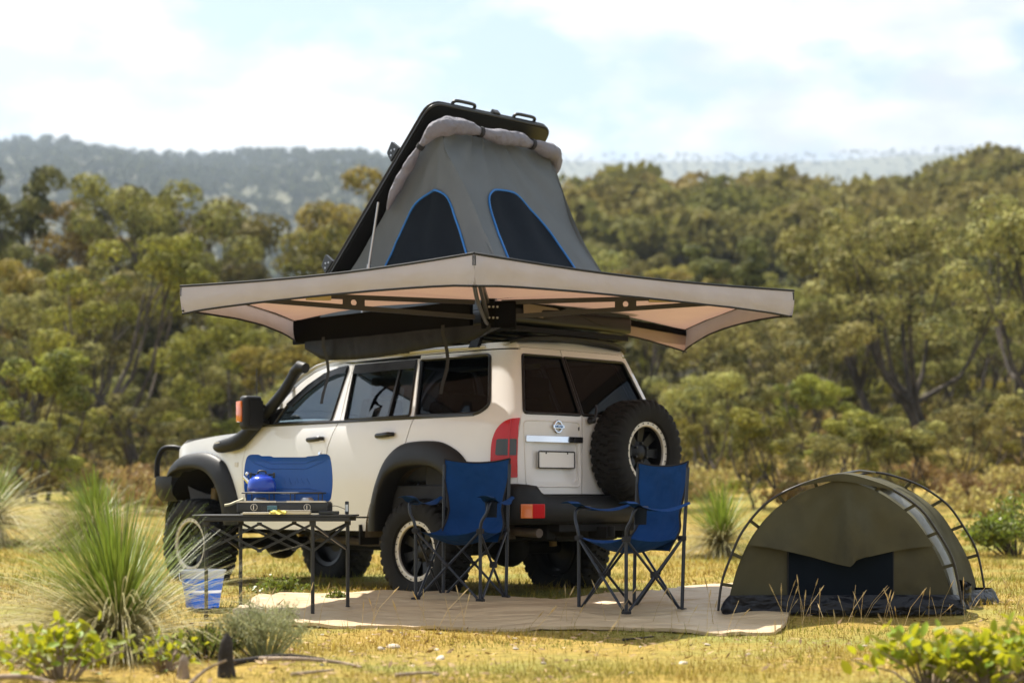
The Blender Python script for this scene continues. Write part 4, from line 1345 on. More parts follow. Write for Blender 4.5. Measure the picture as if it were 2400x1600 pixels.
lattice('nr', 'fr', 1)

# ---------------------------------------------------------------- stove
SX, SY = -1.512, 11.95
stove = thing('camp_stove', (SX, SY, TH + 0.001), 'black two burner camp stove with raised blue lid on the folding table', 'stove')
MB().box((0, 0, 0.045), (0.60, 0.32, 0.072)).build('stove_body', 'stove_black', stove, bevel=0.012, seg=3, smooth=40)
m = MB()
m.bar((-0.302, -0.160, 0.085), (-0.04, -0.160, 0.085), 0.016, 0.012).bar((0.03, -0.160, 0.085), (0.285, -0.160, 0.085), 0.016, 0.012)
m.build('stove_rim', 'bead_silver', stove)
MB().box((0, -0.006, 0.084), (0.585, 0.30, 0.006)).build('drip_tray', 'steel_bare', stove)
MB().box((0, -0.1625, 0.038), (0.27, 0.010, 0.050)).build('front_panel', 'table_top', stove, bevel=0.004)
for x in (-0.185, 0.165):
    k = MB().lathe([(0.0, 0.022), (0.017, 0.020), (0.019, 0.0)], 20, Matrix.Translation((x, -0.161, 0.048)) @ Matrix.Rotation(math.pi / 2, 4, 'X')).build('control_knob', 'stove_black', stove, smooth=40)
    MB().lathe([(0.0195, 0.0), (0.0195, 0.006), (0.0235, 0.006), (0.0235, 0.0)], 24, Matrix.Translation((x, -0.161, 0.048)) @ Matrix.Rotation(math.pi / 2, 4, 'X')).build('knob_ring', 'bead_silver', k, smooth=40)
    MB().box((x, -0.184, 0.048), (0.005, 0.006, 0.028)).build('knob_grip', 'bead_silver', k)
for x in (-0.165, 0.145):
    br = MB().lathe([(0.0, 0.112), (0.035, 0.112), (0.045, 0.100), (0.05, 0.086)], 20, Matrix.Translation((x, -0.01, 0))).build('burner', 'steel_bare', stove, smooth=40)
gr = MB().tube([(-0.27, -0.13, 0.142), (0.26, -0.13, 0.142), (0.26, 0.12, 0.142), (-0.27, 0.12, 0.142)], 0.0055, 6, closed=True)
for x in (-0.24, -0.09, 0.05, 0.235):
    for y in (-0.13, 0.12):
        gr.bar((x, y, 0.085), (x, y, 0.142), 0.012, 0.006)
for x in (-0.23, -0.165, -0.10, 0.08, 0.145, 0.21):
    gr.tube([(x, -0.13, 0.143), (x, 0.12, 0.143)], 0.0035, 6)
gr.build('pot_grate', 'stove_black', stove)
# lid
lo_ = rounded([(-0.285, 0.0, 0.03), (-0.302, 0.12, 0.1), (-0.296, 0.24, 0.05), (-0.280, 0.318, 0.035), (-0.20, 0.318, 0.01), (-0.185, 0.308, 0.01), (-0.12, 0.308, 0.01), (-0.105, 0.300, 0.008), (0.115, 0.300, 0.008), (0.13, 0.306, 0.01), (0.20, 0.312, 0.01), (0.215, 0.322, 0.01), (0.275, 0.322, 0.03), (0.292, 0.25, 0.05), (0.302, 0.12, 0.1), (0.285, 0.0, 0.03)], 4)
def lidfn(off):
    def fn(x, z):
        e = min(1.0, min(0.30 - abs(x), 0.32 - z, z + 0.05) / 0.04)
        return Vector((x, 0.165 + 0.06 * z + off - 0.018 * (1 - max(0, e)), 0.085 + z)), Vector((0, 1, 0))
    return fn
ld_ = panel(lo_, [], lidfn(0.0), 0.02, 0.02).build('stove_lid', 'stove_blue', stove, smooth=50)
for pth in ([(-0.24, 0.265), (-0.13, 0.222), (0.12, 0.222), (0.235, 0.27)], [(-0.19, 0.288), (-0.12, 0.258), (0.11, 0.258), (0.19, 0.288)], [(-0.10, 0.088), (0.14, 0.088), (0.22, 0.07)]):
    MB().tube([lidfn(0.0)(*p)[0] for p in pth], 0.0035, 6).build('lid_rib', 'stove_blue', ld_, smooth=60)
for k_, (x0_, z0_, x1_, z1_) in enumerate(((-0.028, 0.155, -0.018, 0.118), (0.004, 0.158, 0.016, 0.118), (0.020, 0.132, 0.020, 0.118), (0.044, 0.135, 0.046, 0.118), (0.056, 0.158, 0.066, 0.126), (0.084, 0.156, 0.094, 0.126), (0.094, 0.128, 0.108, 0.130), (0.124, 0.158, 0.142, 0.118))):
    MB().tube([lidfn(-0.001)(x0_, z0_)[0], lidfn(-0.001)(x1_, z1_)[0]], 0.0022, 6).build('embossed_mark', 'stove_blue', ld_, smooth=60)
hose = MB().tube(catmull([(-0.28, 0.0, 0.10), (-0.33, -0.03, 0.08), (-0.36, -0.05, 0.066), (-0.395, -0.06, 0.060)], 5), 0.009, 8).build('gas_hose', 'hose_cream', stove, smooth=60)

# kettle
KX, KY, KZ = SX - 0.155, SY - 0.005, TH + 0.149
ket = thing('kettle', (KX, KY, KZ), 'shiny blue enamel kettle on the left burner of the camp stove', 'kettle')
MB().lathe([(0.0, 0.0), (0.088, 0.0), (0.096, 0.006), (0.098, 0.03), (0.095, 0.058), (0.086, 0.082), (0.068, 0.099), (0.045, 0.108), (0.0, 0.110)], 36).build('kettle_body', 'enamel_blue', ket, smooth=50)
kl = MB().lathe([(0.046, 0.108), (0.044, 0.114), (0.03, 0.119), (0.0, 0.120)], 28).build('kettle_lid', 'enamel_blue', ket, smooth=50)
MB().tube(catmull([(-0.024, 0, 0.116), (-0.026, 0, 0.132), (-0.014, 0, 0.140), (0.014, 0, 0.140), (0.026, 0, 0.132), (0.024, 0, 0.116)], 4), 0.006, 8).build('lid_knob', 'stove_black', kl, smooth=60)
MB().tube([(-0.082, 0, 0.062), (-0.108, 0, 0.088), (-0.124, 0, 0.104)], [0.017, 0.013, 0.010], 12).build('spout', 'chrome', ket, smooth=60)
MB().lathe([(0.0, 0.014), (0.010, 0.011), (0.014, 0.0), (0.010, -0.011), (0.0, -0.014)], 14, Matrix.Translation((-0.098, 0, 0.122))).build('spout_cap', 'chrome', ket, smooth=60)
for sx in (-0.075, 0.080):
    MB().box((sx, 0, 0.112), (0.016, 0.022, 0.034)).build('handle_lug', 'stove_black', ket, bevel=0.005)
MB().tube(catmull([(-0.075, 0.0, 0.125), (-0.070, 0.06, 0.120), (-0.04, 0.105, 0.118), (0.04, 0.105, 0.118), (0.072, 0.06, 0.120), (0.080, 0.0, 0.125)], 5), 0.007, 8).build('kettle_handle', 'stove_black', ket, smooth=60)
# things lying in front of the stove
cb = MB().box((0, 0, 0.008), (0.26, 0.07, 0.014)).build('cutting_board', 'cream_board', None, bevel=0.004)
cb.location = (-1.63, 11.735, TH + 0.002)
tag(cb, 'narrow cream board lying on the table edge below the left stove knob', 'cutting board')
tray = thing('utensil_tray', (-1.44, 11.735, TH + 0.002), 'shallow cream tray with grey lid in front of the right stove knob', 'tray')
MB().box((0, 0, 0.011), (0.235, 0.06, 0.020), None, 1.06).build('tray_body', 'cream_board', tray, bevel=0.005)
MB().box((0, 0, 0.025), (0.245, 0.064, 0.006)).build('tray_lid', 'bead_silver', tray, bevel=0.002)
yc = MB()
rows = []
for i in range(11):
    t = i / 10
    rows.append([Vector((-0.055 + 0.11 * t, -0.03 + 0.012 * math.sin(j * 1.3 + i), 0.004 + 0.026 * math.sin(math.pi * j / 8) * (0.6 + 0.4 * math.sin(t * math.pi)) + 0.004 * math.sin(i * 1.9 + j))) + Vector((0, 0.008 * j, 0)) for j in range(9)])
yo = yc.grid(rows).build('dish_cloth', 'yellow_cloth', None, smooth=60)
yo.location = (-1.525, 11.685, TH + 0.002)
tag(yo, 'crumpled yellow cloth lying on the table before the stove', 'cloth')
sc = thing('scraper', (-1.57, 11.72, TH + 0.018), 'teal plastic scraper standing against the front of the stove', 'scraper')
MB().box((0, 0.012, 0.022), (0.065, 0.008, 0.04)).build('scraper_blade', 'teal_plastic', sc, bevel=0.004)
MB().box((-0.02, 0.012, 0.006), (0.02, 0.012, 0.02)).build('scraper_grip', 'stove_black', sc, bevel=0.003)
case = MB().box((0, 0, 0.012), (0.13, 0.06, 0.022)).build('tool_case', 'stove_black', None, bevel=0.006)
case.location = (-1.20, 11.75, TH + 0.002)
tag(case, 'small black case lying on the table right of the cream tray', 'case')
gt_ = thing('gas_gauge', (-1.085, 11.78, TH + 0.001), 'small upright gauge with pale screen wired to the stove', 'gauge')
MB().box((0, 0, 0.045), (0.026, 0.016, 0.086)).build('gauge_body', 'navy_tube', gt_, bevel=0.008, seg=3)
MB().box((0, -0.0095, 0.044), (0.018, 0.004, 0.045)).build('gauge_screen', 'screen_grey', gt_)
MB().tube(catmull([(-0.12, 0.12, 0.05), (-0.09, 0.08, 0.058), (-0.05, 0.03, 0.05), (-0.012, 0.0, 0.036)], 5), 0.0025, 6).build('gauge_wire', 'muffler', gt_, smooth=60)

# ---------------------------------------------------------------- bucket
BX, BY = -2.12, 12.28
buck = thing('bucket', on(BX, BY, 0.005), 'clear and blue plastic bucket on the grass by the table legs', 'bucket')
MB().lathe([(0.0, 0.004), (0.108, 0.004), (0.112, 0.01), (0.126, 0.108)], 36).build('bucket_base', 'bucket_blue', buck, smooth=40)
MB().lathe([(0.1262, 0.108), (0.1285, 0.120), (0.1300, 0.126)], 36).build('bucket_band', 'bucket_clear', buck, smooth=40)
MB().lathe([(0.1302, 0.126), (0.1435, 0.206)], 36).build('bucket_wall', 'bucket_blue', buck, smooth=40)
MB().lathe([(0.1437, 0.206), (0.150, 0.247), (0.158, 0.250), (0.162, 0.262), (0.150, 0.264), (0.1415, 0.206)], 36).build('bucket_top', 'bucket_clear', buck, smooth=40)
MB().tube(catmull([(-0.158, 0, 0.24), (-0.13, -0.10, 0.19), (-0.02, -0.165, 0.165), (0.10, -0.14, 0.21), (0.158, 0, 0.24)], 6), 0.0035, 6).build('bucket_handle', 'steel_bare', buck, smooth=60)

# ---------------------------------------------------------------- camp chairs
def make_chair():
    c = thing('camp_chair', (0, 0, 0), 'chair', 'chair')
    W, Dp = 0.245, 0.245
    zs_, za, zt = 0.505, 0.70, 0.985
    for sx in (-1, 1):
        # front leg runs up and bends into the arm post
        fl = MB().tube([(sx * W, Dp, 0.0), (sx * W, Dp, zs_)], 0.0125, 10).build('front_leg', 'navy_tube', c, smooth=60)
        MB().tube(catmull([(sx * W, Dp, zs_ - 0.01), (sx * (W + 0.012), Dp + 0.005, zs_ + 0.05), (sx * (W + 0.045), Dp - 0.005, zs_ + 0.11), (sx * (W + 0.055), Dp - 0.02, zs_ + 0.165), (sx * (W + 0.055), Dp - 0.06, za - 0.008), (sx * (W + 0.05), Dp - 0.14, za - 0.006)], 5), 0.0115, 10).build('arm_post', 'navy_tube', c, smooth=60)
        rl = MB().tube([(sx * W, -Dp, 0.0), (sx * (W + 0.005), -Dp - 0.015, 0.5), (sx * (W + 0.01), -Dp - 0.045, zt - 0.02)], 0.0125, 10).build('rear_leg', 'navy_tube', c, smooth=60)
        for yy in (Dp, -Dp):
            MB().box((sx * W, yy, 0.012), (0.055, 0.045, 0.022)).build('foot', 'strap', c, bevel=0.006)
            MB().box((sx * W, yy, zs_ - 0.015), (0.045, 0.045, 0.035)).build('seat_joint', 'strap', c, bevel=0.006)
    for yy in (Dp, -Dp):
        for s in (1, -1):
            MB().tube([(-s * (W - 0.02), yy + s * 0.009, 0.025), (s * (W - 0.02), yy + s * 0.009, zs_ - 0.03)], 0.0095, 8).build('cross_brace', 'navy_tube', c, smooth=60)
        MB().lathe([(0.0, 0.02), (0.014, 0.018), (0.016, -0.018), (0.0, -0.02)], 10, Matrix.Translation((0, yy, 0.25)) @ Matrix.Rotation(math.pi / 2, 4, 'X')).build('brace_pivot', 'strap', c)
    for sx in (1, -1):
        for s in (1, -1):
            MB().tube([(sx * W + s * 0.009, -s * (Dp - 0.02), 0.025), (sx * W + s * 0.009, s * (Dp - 0.02), zs_ - 0.03)], 0.0095, 8).build('cross_brace', 'navy_tube', c, smooth=60)
        MB().box((sx * W, 0, 0.25), (0.05, 0.04, 0.045)).build('brace_hub', 'strap', c, bevel=0.01)
    # seat sling
    rows = []
    N = 14
    for i in range(N + 1):
        v = -1 + 2 * i / N
        row = []
        for j in range(N + 1):
            u = -1 + 2 * j / N
            sag = 0.085 * (1 - u * u) * (0.55 + 0.45 * (1 - v * v)) + 0.035 * (1 - v * v)
            pull = 1 - 0.05 * (1 - u * u) * abs(v) ** 3
            row.append(Vector((u * (W + 0.012) * (1 - 0.045 * (1 - v * v)), v * (Dp + 0.01) * pull, zs_ - sag + 0.006 * fbm(u * 3, v * 3, 2.2))))
        rows.append(row)
    MB().grid(rows).build('seat', 'navy_cloth', c, smooth=60)
    # front skirt of the seat
    # backrest
    rows = []
    for i in range(19):
        t = i / 18
        z = zs_ - 0.10 + (zt - zs_ + 0.12) * t
        hw = float(np.interp(t, [0, 0.18, 0.38, 0.55, 0.75, 1.0], [0.225, 0.235, 0.205, 0.222, 0.250, 0.258]))
        row = []
        for j in range(15):
            u = -1 + 2 * j / 14
            yb = -Dp - 0.045 * max(0, (z - 0.45) / 0.55)
            belly = -0.055 * (1 - u * u) * (0.5 + 0.5 * math.sin(math.pi * min(1, t + 0.1))) 
            fwd = 0.10 * max(0, 0.25 - t) / 0.25
            zz = z - (0.028 * (1 - u * u) if i == 18 else 0.028 * (1 - u * u) * t ** 3)
            row.append(Vector((u * hw, yb + belly + fwd + 0.010 * fbm(u * 2.5, t * 5.0, 8.8) + 0.005 * fbm(u * 6, t * 11.0, 3.8), zz)))
        rows.append(row)
    bk = MB().grid(rows).build('backrest', 'navy_cloth', c, smooth=60)
    for sx in (0, 14):
        MB().tube([rows[i][sx] for i in range(19)], 0.0075, 6).build('edge_binding', 'strap', bk, smooth=60)
    MB().tube(rows[18], 0.006, 6).build('top_binding', 'strap', bk, smooth=60)
    # arms
    for sx in (-1, 1):
        rows = []
        for i in range(15):
            t = i / 14
            y = -Dp - 0.03 + (2 * Dp + 0.10) * t
            z = za + 0.03 - 0.01 * t - 0.045 * math.sin(math.pi * min(1, t * 1.15)) ** 1.0 + (0.012 if t > 0.85 else 0)
            row = []
            for j in range(7):
                u = -1 + 2 * j / 6
                wv = 0.020 + 0.036 * sstep((t - 0.05) / 0.3)
                row.append(Vector((sx * (W + 0.035 + 0.02 * t) + u * wv, y, z - 0.014 * u * u + 0.004)))
            rows.append(row)
        am = MB().grid(rows)
        am.build('armrest', 'navy_cloth', c, smooth=60)
    # cup pocket on one arm
    MB().lathe([(0.0, -0.11), (0.038, -0.11), (0.042, -0.02), (0.044, 0.0)], 16, Matrix.Translation((-(W + 0.05), Dp - 0.08, za - 0.005))).build('cup_pocket', 'tent_mesh', c, smooth=50)
    return c
ch = make_chair()
ch2 = copy_tree(ch)
def place_chair(o, x, y, fx, fy, label):
    o.location = on(x, y, 0.004)
    o.rotation_euler = (0, 0, math.atan2(fy, fx) - math.pi / 2)
    o['label'] = label
    o['group'] = 'navy camp chairs on the tan mat'
place_chair(ch, -0.36, 12.74, -0.36, -0.93, 'navy folding camp chair standing before the rear car wheel')
place_chair(ch2, 0.795, 12.05, -0.80, -0.60, 'navy folding camp chair standing before the spare wheel, beside the tent')
for o in (ch, ch2):
    o.location.z += 0.012

# ---------------------------------------------------------------- swag tent
WX, WY = 2.22, 12.3
swag = thing('swag_tent', on(WX, WY), 'low olive canvas dome swag with dark mesh window and curved poles on the grass', 'tent')
WZ0 = gh(WX, WY)
FD = 11.9
def spx(u, v, d):
    return Vector(((u - 1200) / 4200 * d, d, 0.8 + (1170 - v) / 4200 * d))
def sl(p):
    return Vector((p.x - WX, p.y - WY, p.z - WZ0))
front_h = [spx(u, v, FD) for u, v in ((1682, 1446), (1691, 1368), (1711, 1309), (1740, 1245), (1790, 1184), (1849, 1147), (1922, 1121), (1974, 1112), (2029, 1123), (2092, 1147), (2157, 1192), (2198, 1247), (2232, 1308), (2249, 1381), (2257, 1446))]
fh = catmull(front_h, 5)
off = Vector((0.43, 1.05, 0.03))
rear_h = [p + off for p in front_h]
rh = catmull(rear_h, 5)
MB().tube([sl(p) for p in fh], 0.0085, 8).build('front_pole', 'pole_dark', swag, smooth=60)
MB().tube([sl(p) for p in rh], 0.0085, 8).build('rear_pole', 'pole_dark', swag, smooth=60)
ridge = [(fh[len(fh) // 2 - 3]), (fh[len(fh) // 2]).lerp(rh[len(rh) // 2], 0.5) + Vector((0, 0, 0.02)), rh[len(rh) // 2]]
MB().tube([sl(p) for p in ridge], 0.0085, 8).build('ridge_pole', 'pole_dark', swag, smooth=60)
fab_f = [spx(u, v, FD + 0.03) for u, v in ((1700, 1440), (1716, 1372), (1733, 1318), (1762, 1258), (1806, 1203), (1860, 1163), (1926, 1136), (1974, 1124), (2020, 1137), (2074, 1163), (2130, 1206), (2170, 1258), (2204, 1316), (2228, 1385), (2238, 1446))]
ff = catmull(fab_f, 5)
cx_, cz_ = spx(1972, 1440, FD).x, 0.0
fab_r = []
for p in fab_f:
    q = p + off
    c0 = Vector((cx_ + off.x, q.y, 0))
    fab_r.append(Vector((c0.x + (q.x - c0.x) * 1.0, q.y, q.z)))
fr_ = catmull(fab_r, 5)
outline = [(p.x, p.z) for p in ff]
base_z = WZ0 + 0.125
poly = outline
def sw_fn(o_=0.0):
    def fn(x, z):
        h = max(0, z)
        return Vector((x - WX, FD + 0.03 - WY + o_ + 0.02 * fbm(x * 1.3, z * 2, 4.4, 1.2) + 0.05 * h * h * 0.3, z - WZ0)), Vector((0, 1, 0))
    return fn
fp = panel(poly, [], sw_fn(), 0.05, 0.0).build('front_wall', 'swag_canvas', swag, smooth=60)
def X(u): return (u - 1200) / 4200 * FD
def Z(v): return 0.8 + (1170 - v) / 4200 * FD
panel([(X(1848), Z(1399)), (X(2095), Z(1399)), (X(2095), Z(1270)), (X(1848), Z(1270))], [], sw_fn(-0.008), 0.06, 0.006).build('window_mesh', 'swag_mesh', fp, smooth=60)
MB().tube([sw_fn(-0.010)(X(u), Z(v))[0] for u, v in ((1848, 1270), (1848, 1399), (1970, 1400), (2095, 1399), (2095, 1270))], 0.005, 6).build('window_zip', 'strap', fp, smooth=60)
# folded-down flap over the window, bulging along its middle fold
up_ = [(p.x, p.z) for p in ff if p.z > Z(1284)]
flp = up_ + [(X(2185), Z(1279)), (X(2140), Z(1283)), (X(2094), Z(1291)), (X(2050), Z(1300)), (X(2022), Z(1304)), (X(2000), Z(1312)), (X(1984), Z(1326)), (X(1960), Z(1321)), (X(1900), Z(1304)), (X(1848), Z(1292)), (X(1800), Z(1282)), (X(1757), Z(1277))]
def flap_fn(x, z):
    dx = x - X(1980) - 0.03 * (0.97 - z)
    ra_ = math.atan2(x - X(1978), max(0.04, 0.99 - z))
    b = 0.020 * math.sin(ra_ * 9 + 2.0 * fbm(x * 2, z * 2, 1.0)) * sstep((0.95 - z) / 0.25) * (0.4 + 0.6 * math.exp(-(ra_ / 0.7) ** 2))
    b += 0.10 * math.exp(-(dx / 0.045) ** 2) * sstep((0.93 - z) / 0.35) + 0.055 * math.exp(-((dx - 0.12) / 0.05) ** 2) * sstep((0.85 - z) / 0.3)
    y = FD + 0.03 - WY - 0.02 - b - 0.035 * sstep((0.9 - z) / 0.5) + 0.022 * fbm(x * 2.0, z * 1.0, 9.4, 1.6)
    return Vector((x - WX, y, z - WZ0)), Vector((0, 1, 0))
panel(flp, [], flap_fn, 0.035, 0.01).build('front_flap', 'swag_canvas', fp, smooth=60)
# skin between the hoops
rows = []
for i in range(len(ff)):
    a, b = ff[i], fr_[i]
    row = []
    for j in range(9):
        t = j / 8
        p = a.lerp(b, t)
        p = p + Vector((0, 0, -0.02 * math.sin(math.pi * t))) + (Vector((cx_ + 0.2, p.y, 0.3)) - p).normalized() * (0.06 * math.sin(math.pi * t)) + Vector((0.008, 0, 0.008)) * fbm(p.x * 4, p.y * 4, p.z * 4)
        row.append(sl(p))
    rows.append(row)
MB().grid(rows).build('roof_skin', 'swag_canvas', swag, smooth=60)
MB().add([sl(p) for p in fr_], [tuple(range(len(fr_)))]).build('rear_wall', 'swag_canvas', swag)
# pale clear strip behind the front pole on the right
rows = []
for i in range(len(ff) // 2 + 4, len(ff)):
    a, b = ff[i], fr_[i]
    nn = (fh[i] - a)
    rows.append([sl(a.lerp(b, 0.01) + nn * 0.10 + Vector((0.004, -0.004, 0.01))), sl(a.lerp(b, 0.06) + nn * 0.55 + Vector((0, 0, 0.008))), sl(a.lerp(b, 0.16) + nn * 0.35 + Vector((0, 0, 0.012)) + Vector((0.006, 0, 0.006)) * fbm(i * 0.7, 3, 1))])
MB().grid(rows).build('storm_strip', 'swag_clear', swag, smooth=60)
# clips from pole to canvas
for hoop, fab in ((fh, ff), (rh, fr_)):
    for i in (5, 11, 17, 23, 29, 43, 49, 55, 61):
        a, b = hoop[i], fab[i]
        t = (hoop[i + 1] - hoop[i - 1]).normalized()
        MB().bar(sl(a), sl(a.lerp(b, 1.05)), 0.022, 0.004, t.cross((b - a).normalized())).build('pole_clip', 'swag_canvas', swag)
# cap over the apex
rows = []
for i in range(27, 46):
    a, b = fh[i], rh[i]
    rows.append([sl(a + Vector((0, -0.015, 0.006))), sl(a.lerp(b, 0.18) + Vector((0, 0, 0.012))), sl(a.lerp(b, 0.34) + Vector((0, 0, 0.002)))])
    rows[-1].insert(0, sl(a + Vector((0, -0.012, -0.035 * math.sin(math.pi * (i - 27) / 18) - 0.01))))
MB().grid(rows).build('apex_cap', 'swag_canvas', swag, smooth=60)
# floor tub
rows = []
fb_ = [(X(1694), FD), (X(1760), FD - 0.05), (X(1900), FD - 0.06), (X(2050), FD - 0.06), (X(2200), FD - 0.04), (X(2262), FD + 0.02), (X(2290), FD + 0.35), (X(2262) + 0.43, FD + 1.05), (X(1694) + 0.43, FD + 1.05)]
fbc = catmull([(x, y, 0) for x, y in fb_], 6, closed=True)
for i, p in enumerate(fbc + [fbc[0]]):
    w1, w2, w3 = 0.012 * fbm(i * 0.5, 1.0, 0), 0.014 * fbm(i * 0.7, 5.0, 0), 0.01 * fbm(i * 0.9, 9.0, 0)
    g = WZ0
    front = 1.0
    cin = Vector((2.4, 12.4, 0)) - p
    cin.normalize()
    rows.append([sl(Vector((p.x, p.y, g - 0.01))), sl(Vector((p.x, p.y, g + 0.022 + w1)) - cin * (0.012 + 2.2 * w1)), sl(Vector((p.x, p.y, g + 0.055 + w2)) + cin * (0.004 - 2.5 * w2)), sl(Vector((p.x, p.y, g + 0.085 + w3)) + cin * (0.022 + 2 * w3)), sl(Vector((p.x, p.y, g + 0.115)) + cin * 0.055)])
MB().grid(rows).build('floor_tub', 'swag_pvc', swag, smooth=60)
bt = MB()
rows = []
for i in range(9):
    t = i / 8
    a = -0.5 * math.pi + math.pi * t
    c0 = Vector((X(2283), FD + 0.55, 0))
    rows.append([sl(c0 + Vector((0.10 * math.cos(a), 0.30 * math.sin(a), WZ0 + z + (0.05 * t if z > 0.1 else 0)))) for z in (0.0, 0.06, 0.12, 0.15)])
bt.grid(rows).build('corner_boot', 'swag_pvc', swag, smooth=60)

# ---------------------------------------------------------------- ground mat
front_e = [(545, 1452), (562, 1466), (620, 1461), (700, 1464), (800, 1468), (900, 1466), (1000, 1470), (1100, 1471), (1200, 1474), (1300, 1476), (1400, 1480), (1500, 1482), (1600, 1487), (1690, 1490), (1760, 1484), (1830, 1476)]
F_ = []
for u, v in front_e:
    d = 4200 * 0.79 / (v - 1170)
    F_.append(((u - 1200) / 4200 * d, d))
back_e = [(1850, 12.6), (1800, 13.6), (1700, 14.6), (1600, 14.4), (1500, 13.5), (1400, 13.1), (1300, 13.0), (1200, 12.98), (1100, 13.12), (1000, 13.28), (900, 13.36), (830, 13.3), (740, 13.0), (690, 12.9), (640, 12.75), (600, 12.45), (565, 12.05)]
B_ = [((u - 1200) / 4200 * d, d) for u, d in back_e]
outline = [(p.x, p.y) for p in catmull([(x, y, 0) for x, y in F_ + B_], 3, closed=True)]
def mat_fn(x, y):
    z = gh(x, y) + 0.016
    e = sstep((y - 12.4) / 0.9)
    z += 0.045 * e * (0.55 + 0.9 * fbm(x * 0.9, 3.3, 0, 1.3))
    l = sstep((-1.2 - x) / 0.5)
    z += 0.030 * l * (0.8 + fbm(x * 2.2, y * 2.2, 4.0))
    z += 0.030 * max(0.0, 0.25 - abs(fbm(x * 1.1 + 3.0, y * 1.9 + x * 0.6, 5.0, 1.2))) * 2.2
    z += 0.012 * fbm(x * 1.4, y * 1.4, 1.0) + 0.010 * abs(fbm(x * 2.1 + y, y * 2.6, 6.0)) + 0.006 * fbm(x * 6, y * 6, 2.0)
    return Vector((x, y, max(z, gh(x, y) + 0.006))), Vector((0, 0, -1))
tp = panel(outline, [], mat_fn, 0.085, 0.02).build('ground_mat', 'tarp_tan', None, smooth=60)
tag(tp, 'large rumpled tan ground mat spread on the grass under the chairs', 'mat')
# ---------------------------------------------------------------- land materials
mat('dry_ground', (0.28, 0.195, 0.05), rough=0.95, spec=0.1, col2=(0.20, 0.19, 0.05), c2scale=0.55, c2lo=0.42, c2hi=0.62, var=0.35, vscale=14, bump=0.6, bscale=55, bdetail=6)
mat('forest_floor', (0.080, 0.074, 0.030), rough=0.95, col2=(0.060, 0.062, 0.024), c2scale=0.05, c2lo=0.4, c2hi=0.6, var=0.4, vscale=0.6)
mat('grass_blade', (0.315, 0.225, 0.045), rough=0.8, spec=0.15, col2=(0.175, 0.18, 0.026), c2scale=0.8, c2lo=0.44, c2hi=0.60, island=0.32, hue=0.02, trans=(0.35, None))
mat('seed_stalk', (0.48, 0.36, 0.17), rough=0.8, island=0.25, trans=(0.25, None))
mat('bark', (0.045, 0.036, 0.028), rough=0.95, col2=(0.13, 0.105, 0.085), c2scale=2.2, c2lo=0.45, c2hi=0.62, var=0.3, vscale=8, bump=0.5, bscale=14, stretch=(1, 1, 0.25))
mat('bark_dark', (0.028, 0.022, 0.018), rough=0.95, var=0.4, vscale=12, bump=0.6, bscale=30)
LEAF = {}
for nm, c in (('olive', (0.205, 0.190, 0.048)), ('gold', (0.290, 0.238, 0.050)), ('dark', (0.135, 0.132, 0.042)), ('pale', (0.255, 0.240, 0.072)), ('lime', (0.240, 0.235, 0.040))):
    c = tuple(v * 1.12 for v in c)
    LEAF[nm] = mat('leaf_' + nm, c, rough=0.7, island=0.30, objvar=0.20, hue=0.018, trans=(0.30, None), spec=0.12, col2=tuple(v * k for v, k in zip(c, (0.34, 0.38, 0.5))), c2scale=0.85, c2lo=0.46, c2hi=0.60)  # dark noise clumps: foliage tone variation, also standing in for shade inside crowns
mat('leaf_hill', (0.140, 0.138, 0.034), rough=0.8, spec=0.1, trans=(0.35, None), island=0.22, hue=0.01, col2=(0.235, 0.180, 0.055), c2scale=0.02, c2lo=0.42, c2hi=0.62)
mat('leaf_green', (0.19, 0.25, 0.018), rough=0.5, objvar=0.45, hue=0.04, trans=(0.45, (0.44, 0.42, 0.02)), spec=0.3, var=0.25, vscale=30)
mat('leaf_shrub', (0.15, 0.185, 0.025), rough=0.45, island=0.35, hue=0.03, trans=(0.40, None))
mat('leaf_grey', (0.30, 0.31, 0.15), rough=0.7, island=0.30, hue=0.02, trans=(0.3, None))
mat('scrub', (0.30, 0.235, 0.075), rough=0.8, island=0.35, objvar=0.22, hue=0.025, trans=(0.35, None))
mat('frond_green', (0.150, 0.200, 0.025), rough=0.42, island=0.35, hue=0.02, trans=(0.40, None), spec=0.5)
mat('frond_straw', (0.42, 0.37, 0.17), rough=0.55, island=0.30, hue=0.012, trans=(0.35, None), spec=0.5)
mat('pebble', (0.52, 0.45, 0.36), rough=0.85, objvar=0.25, var=0.15, vscale=20, bump=0.3, bscale=40)
mat('dead_wood', (0.27, 0.205, 0.15), rough=0.9, var=0.35, vscale=14, bump=0.5, bscale=40)

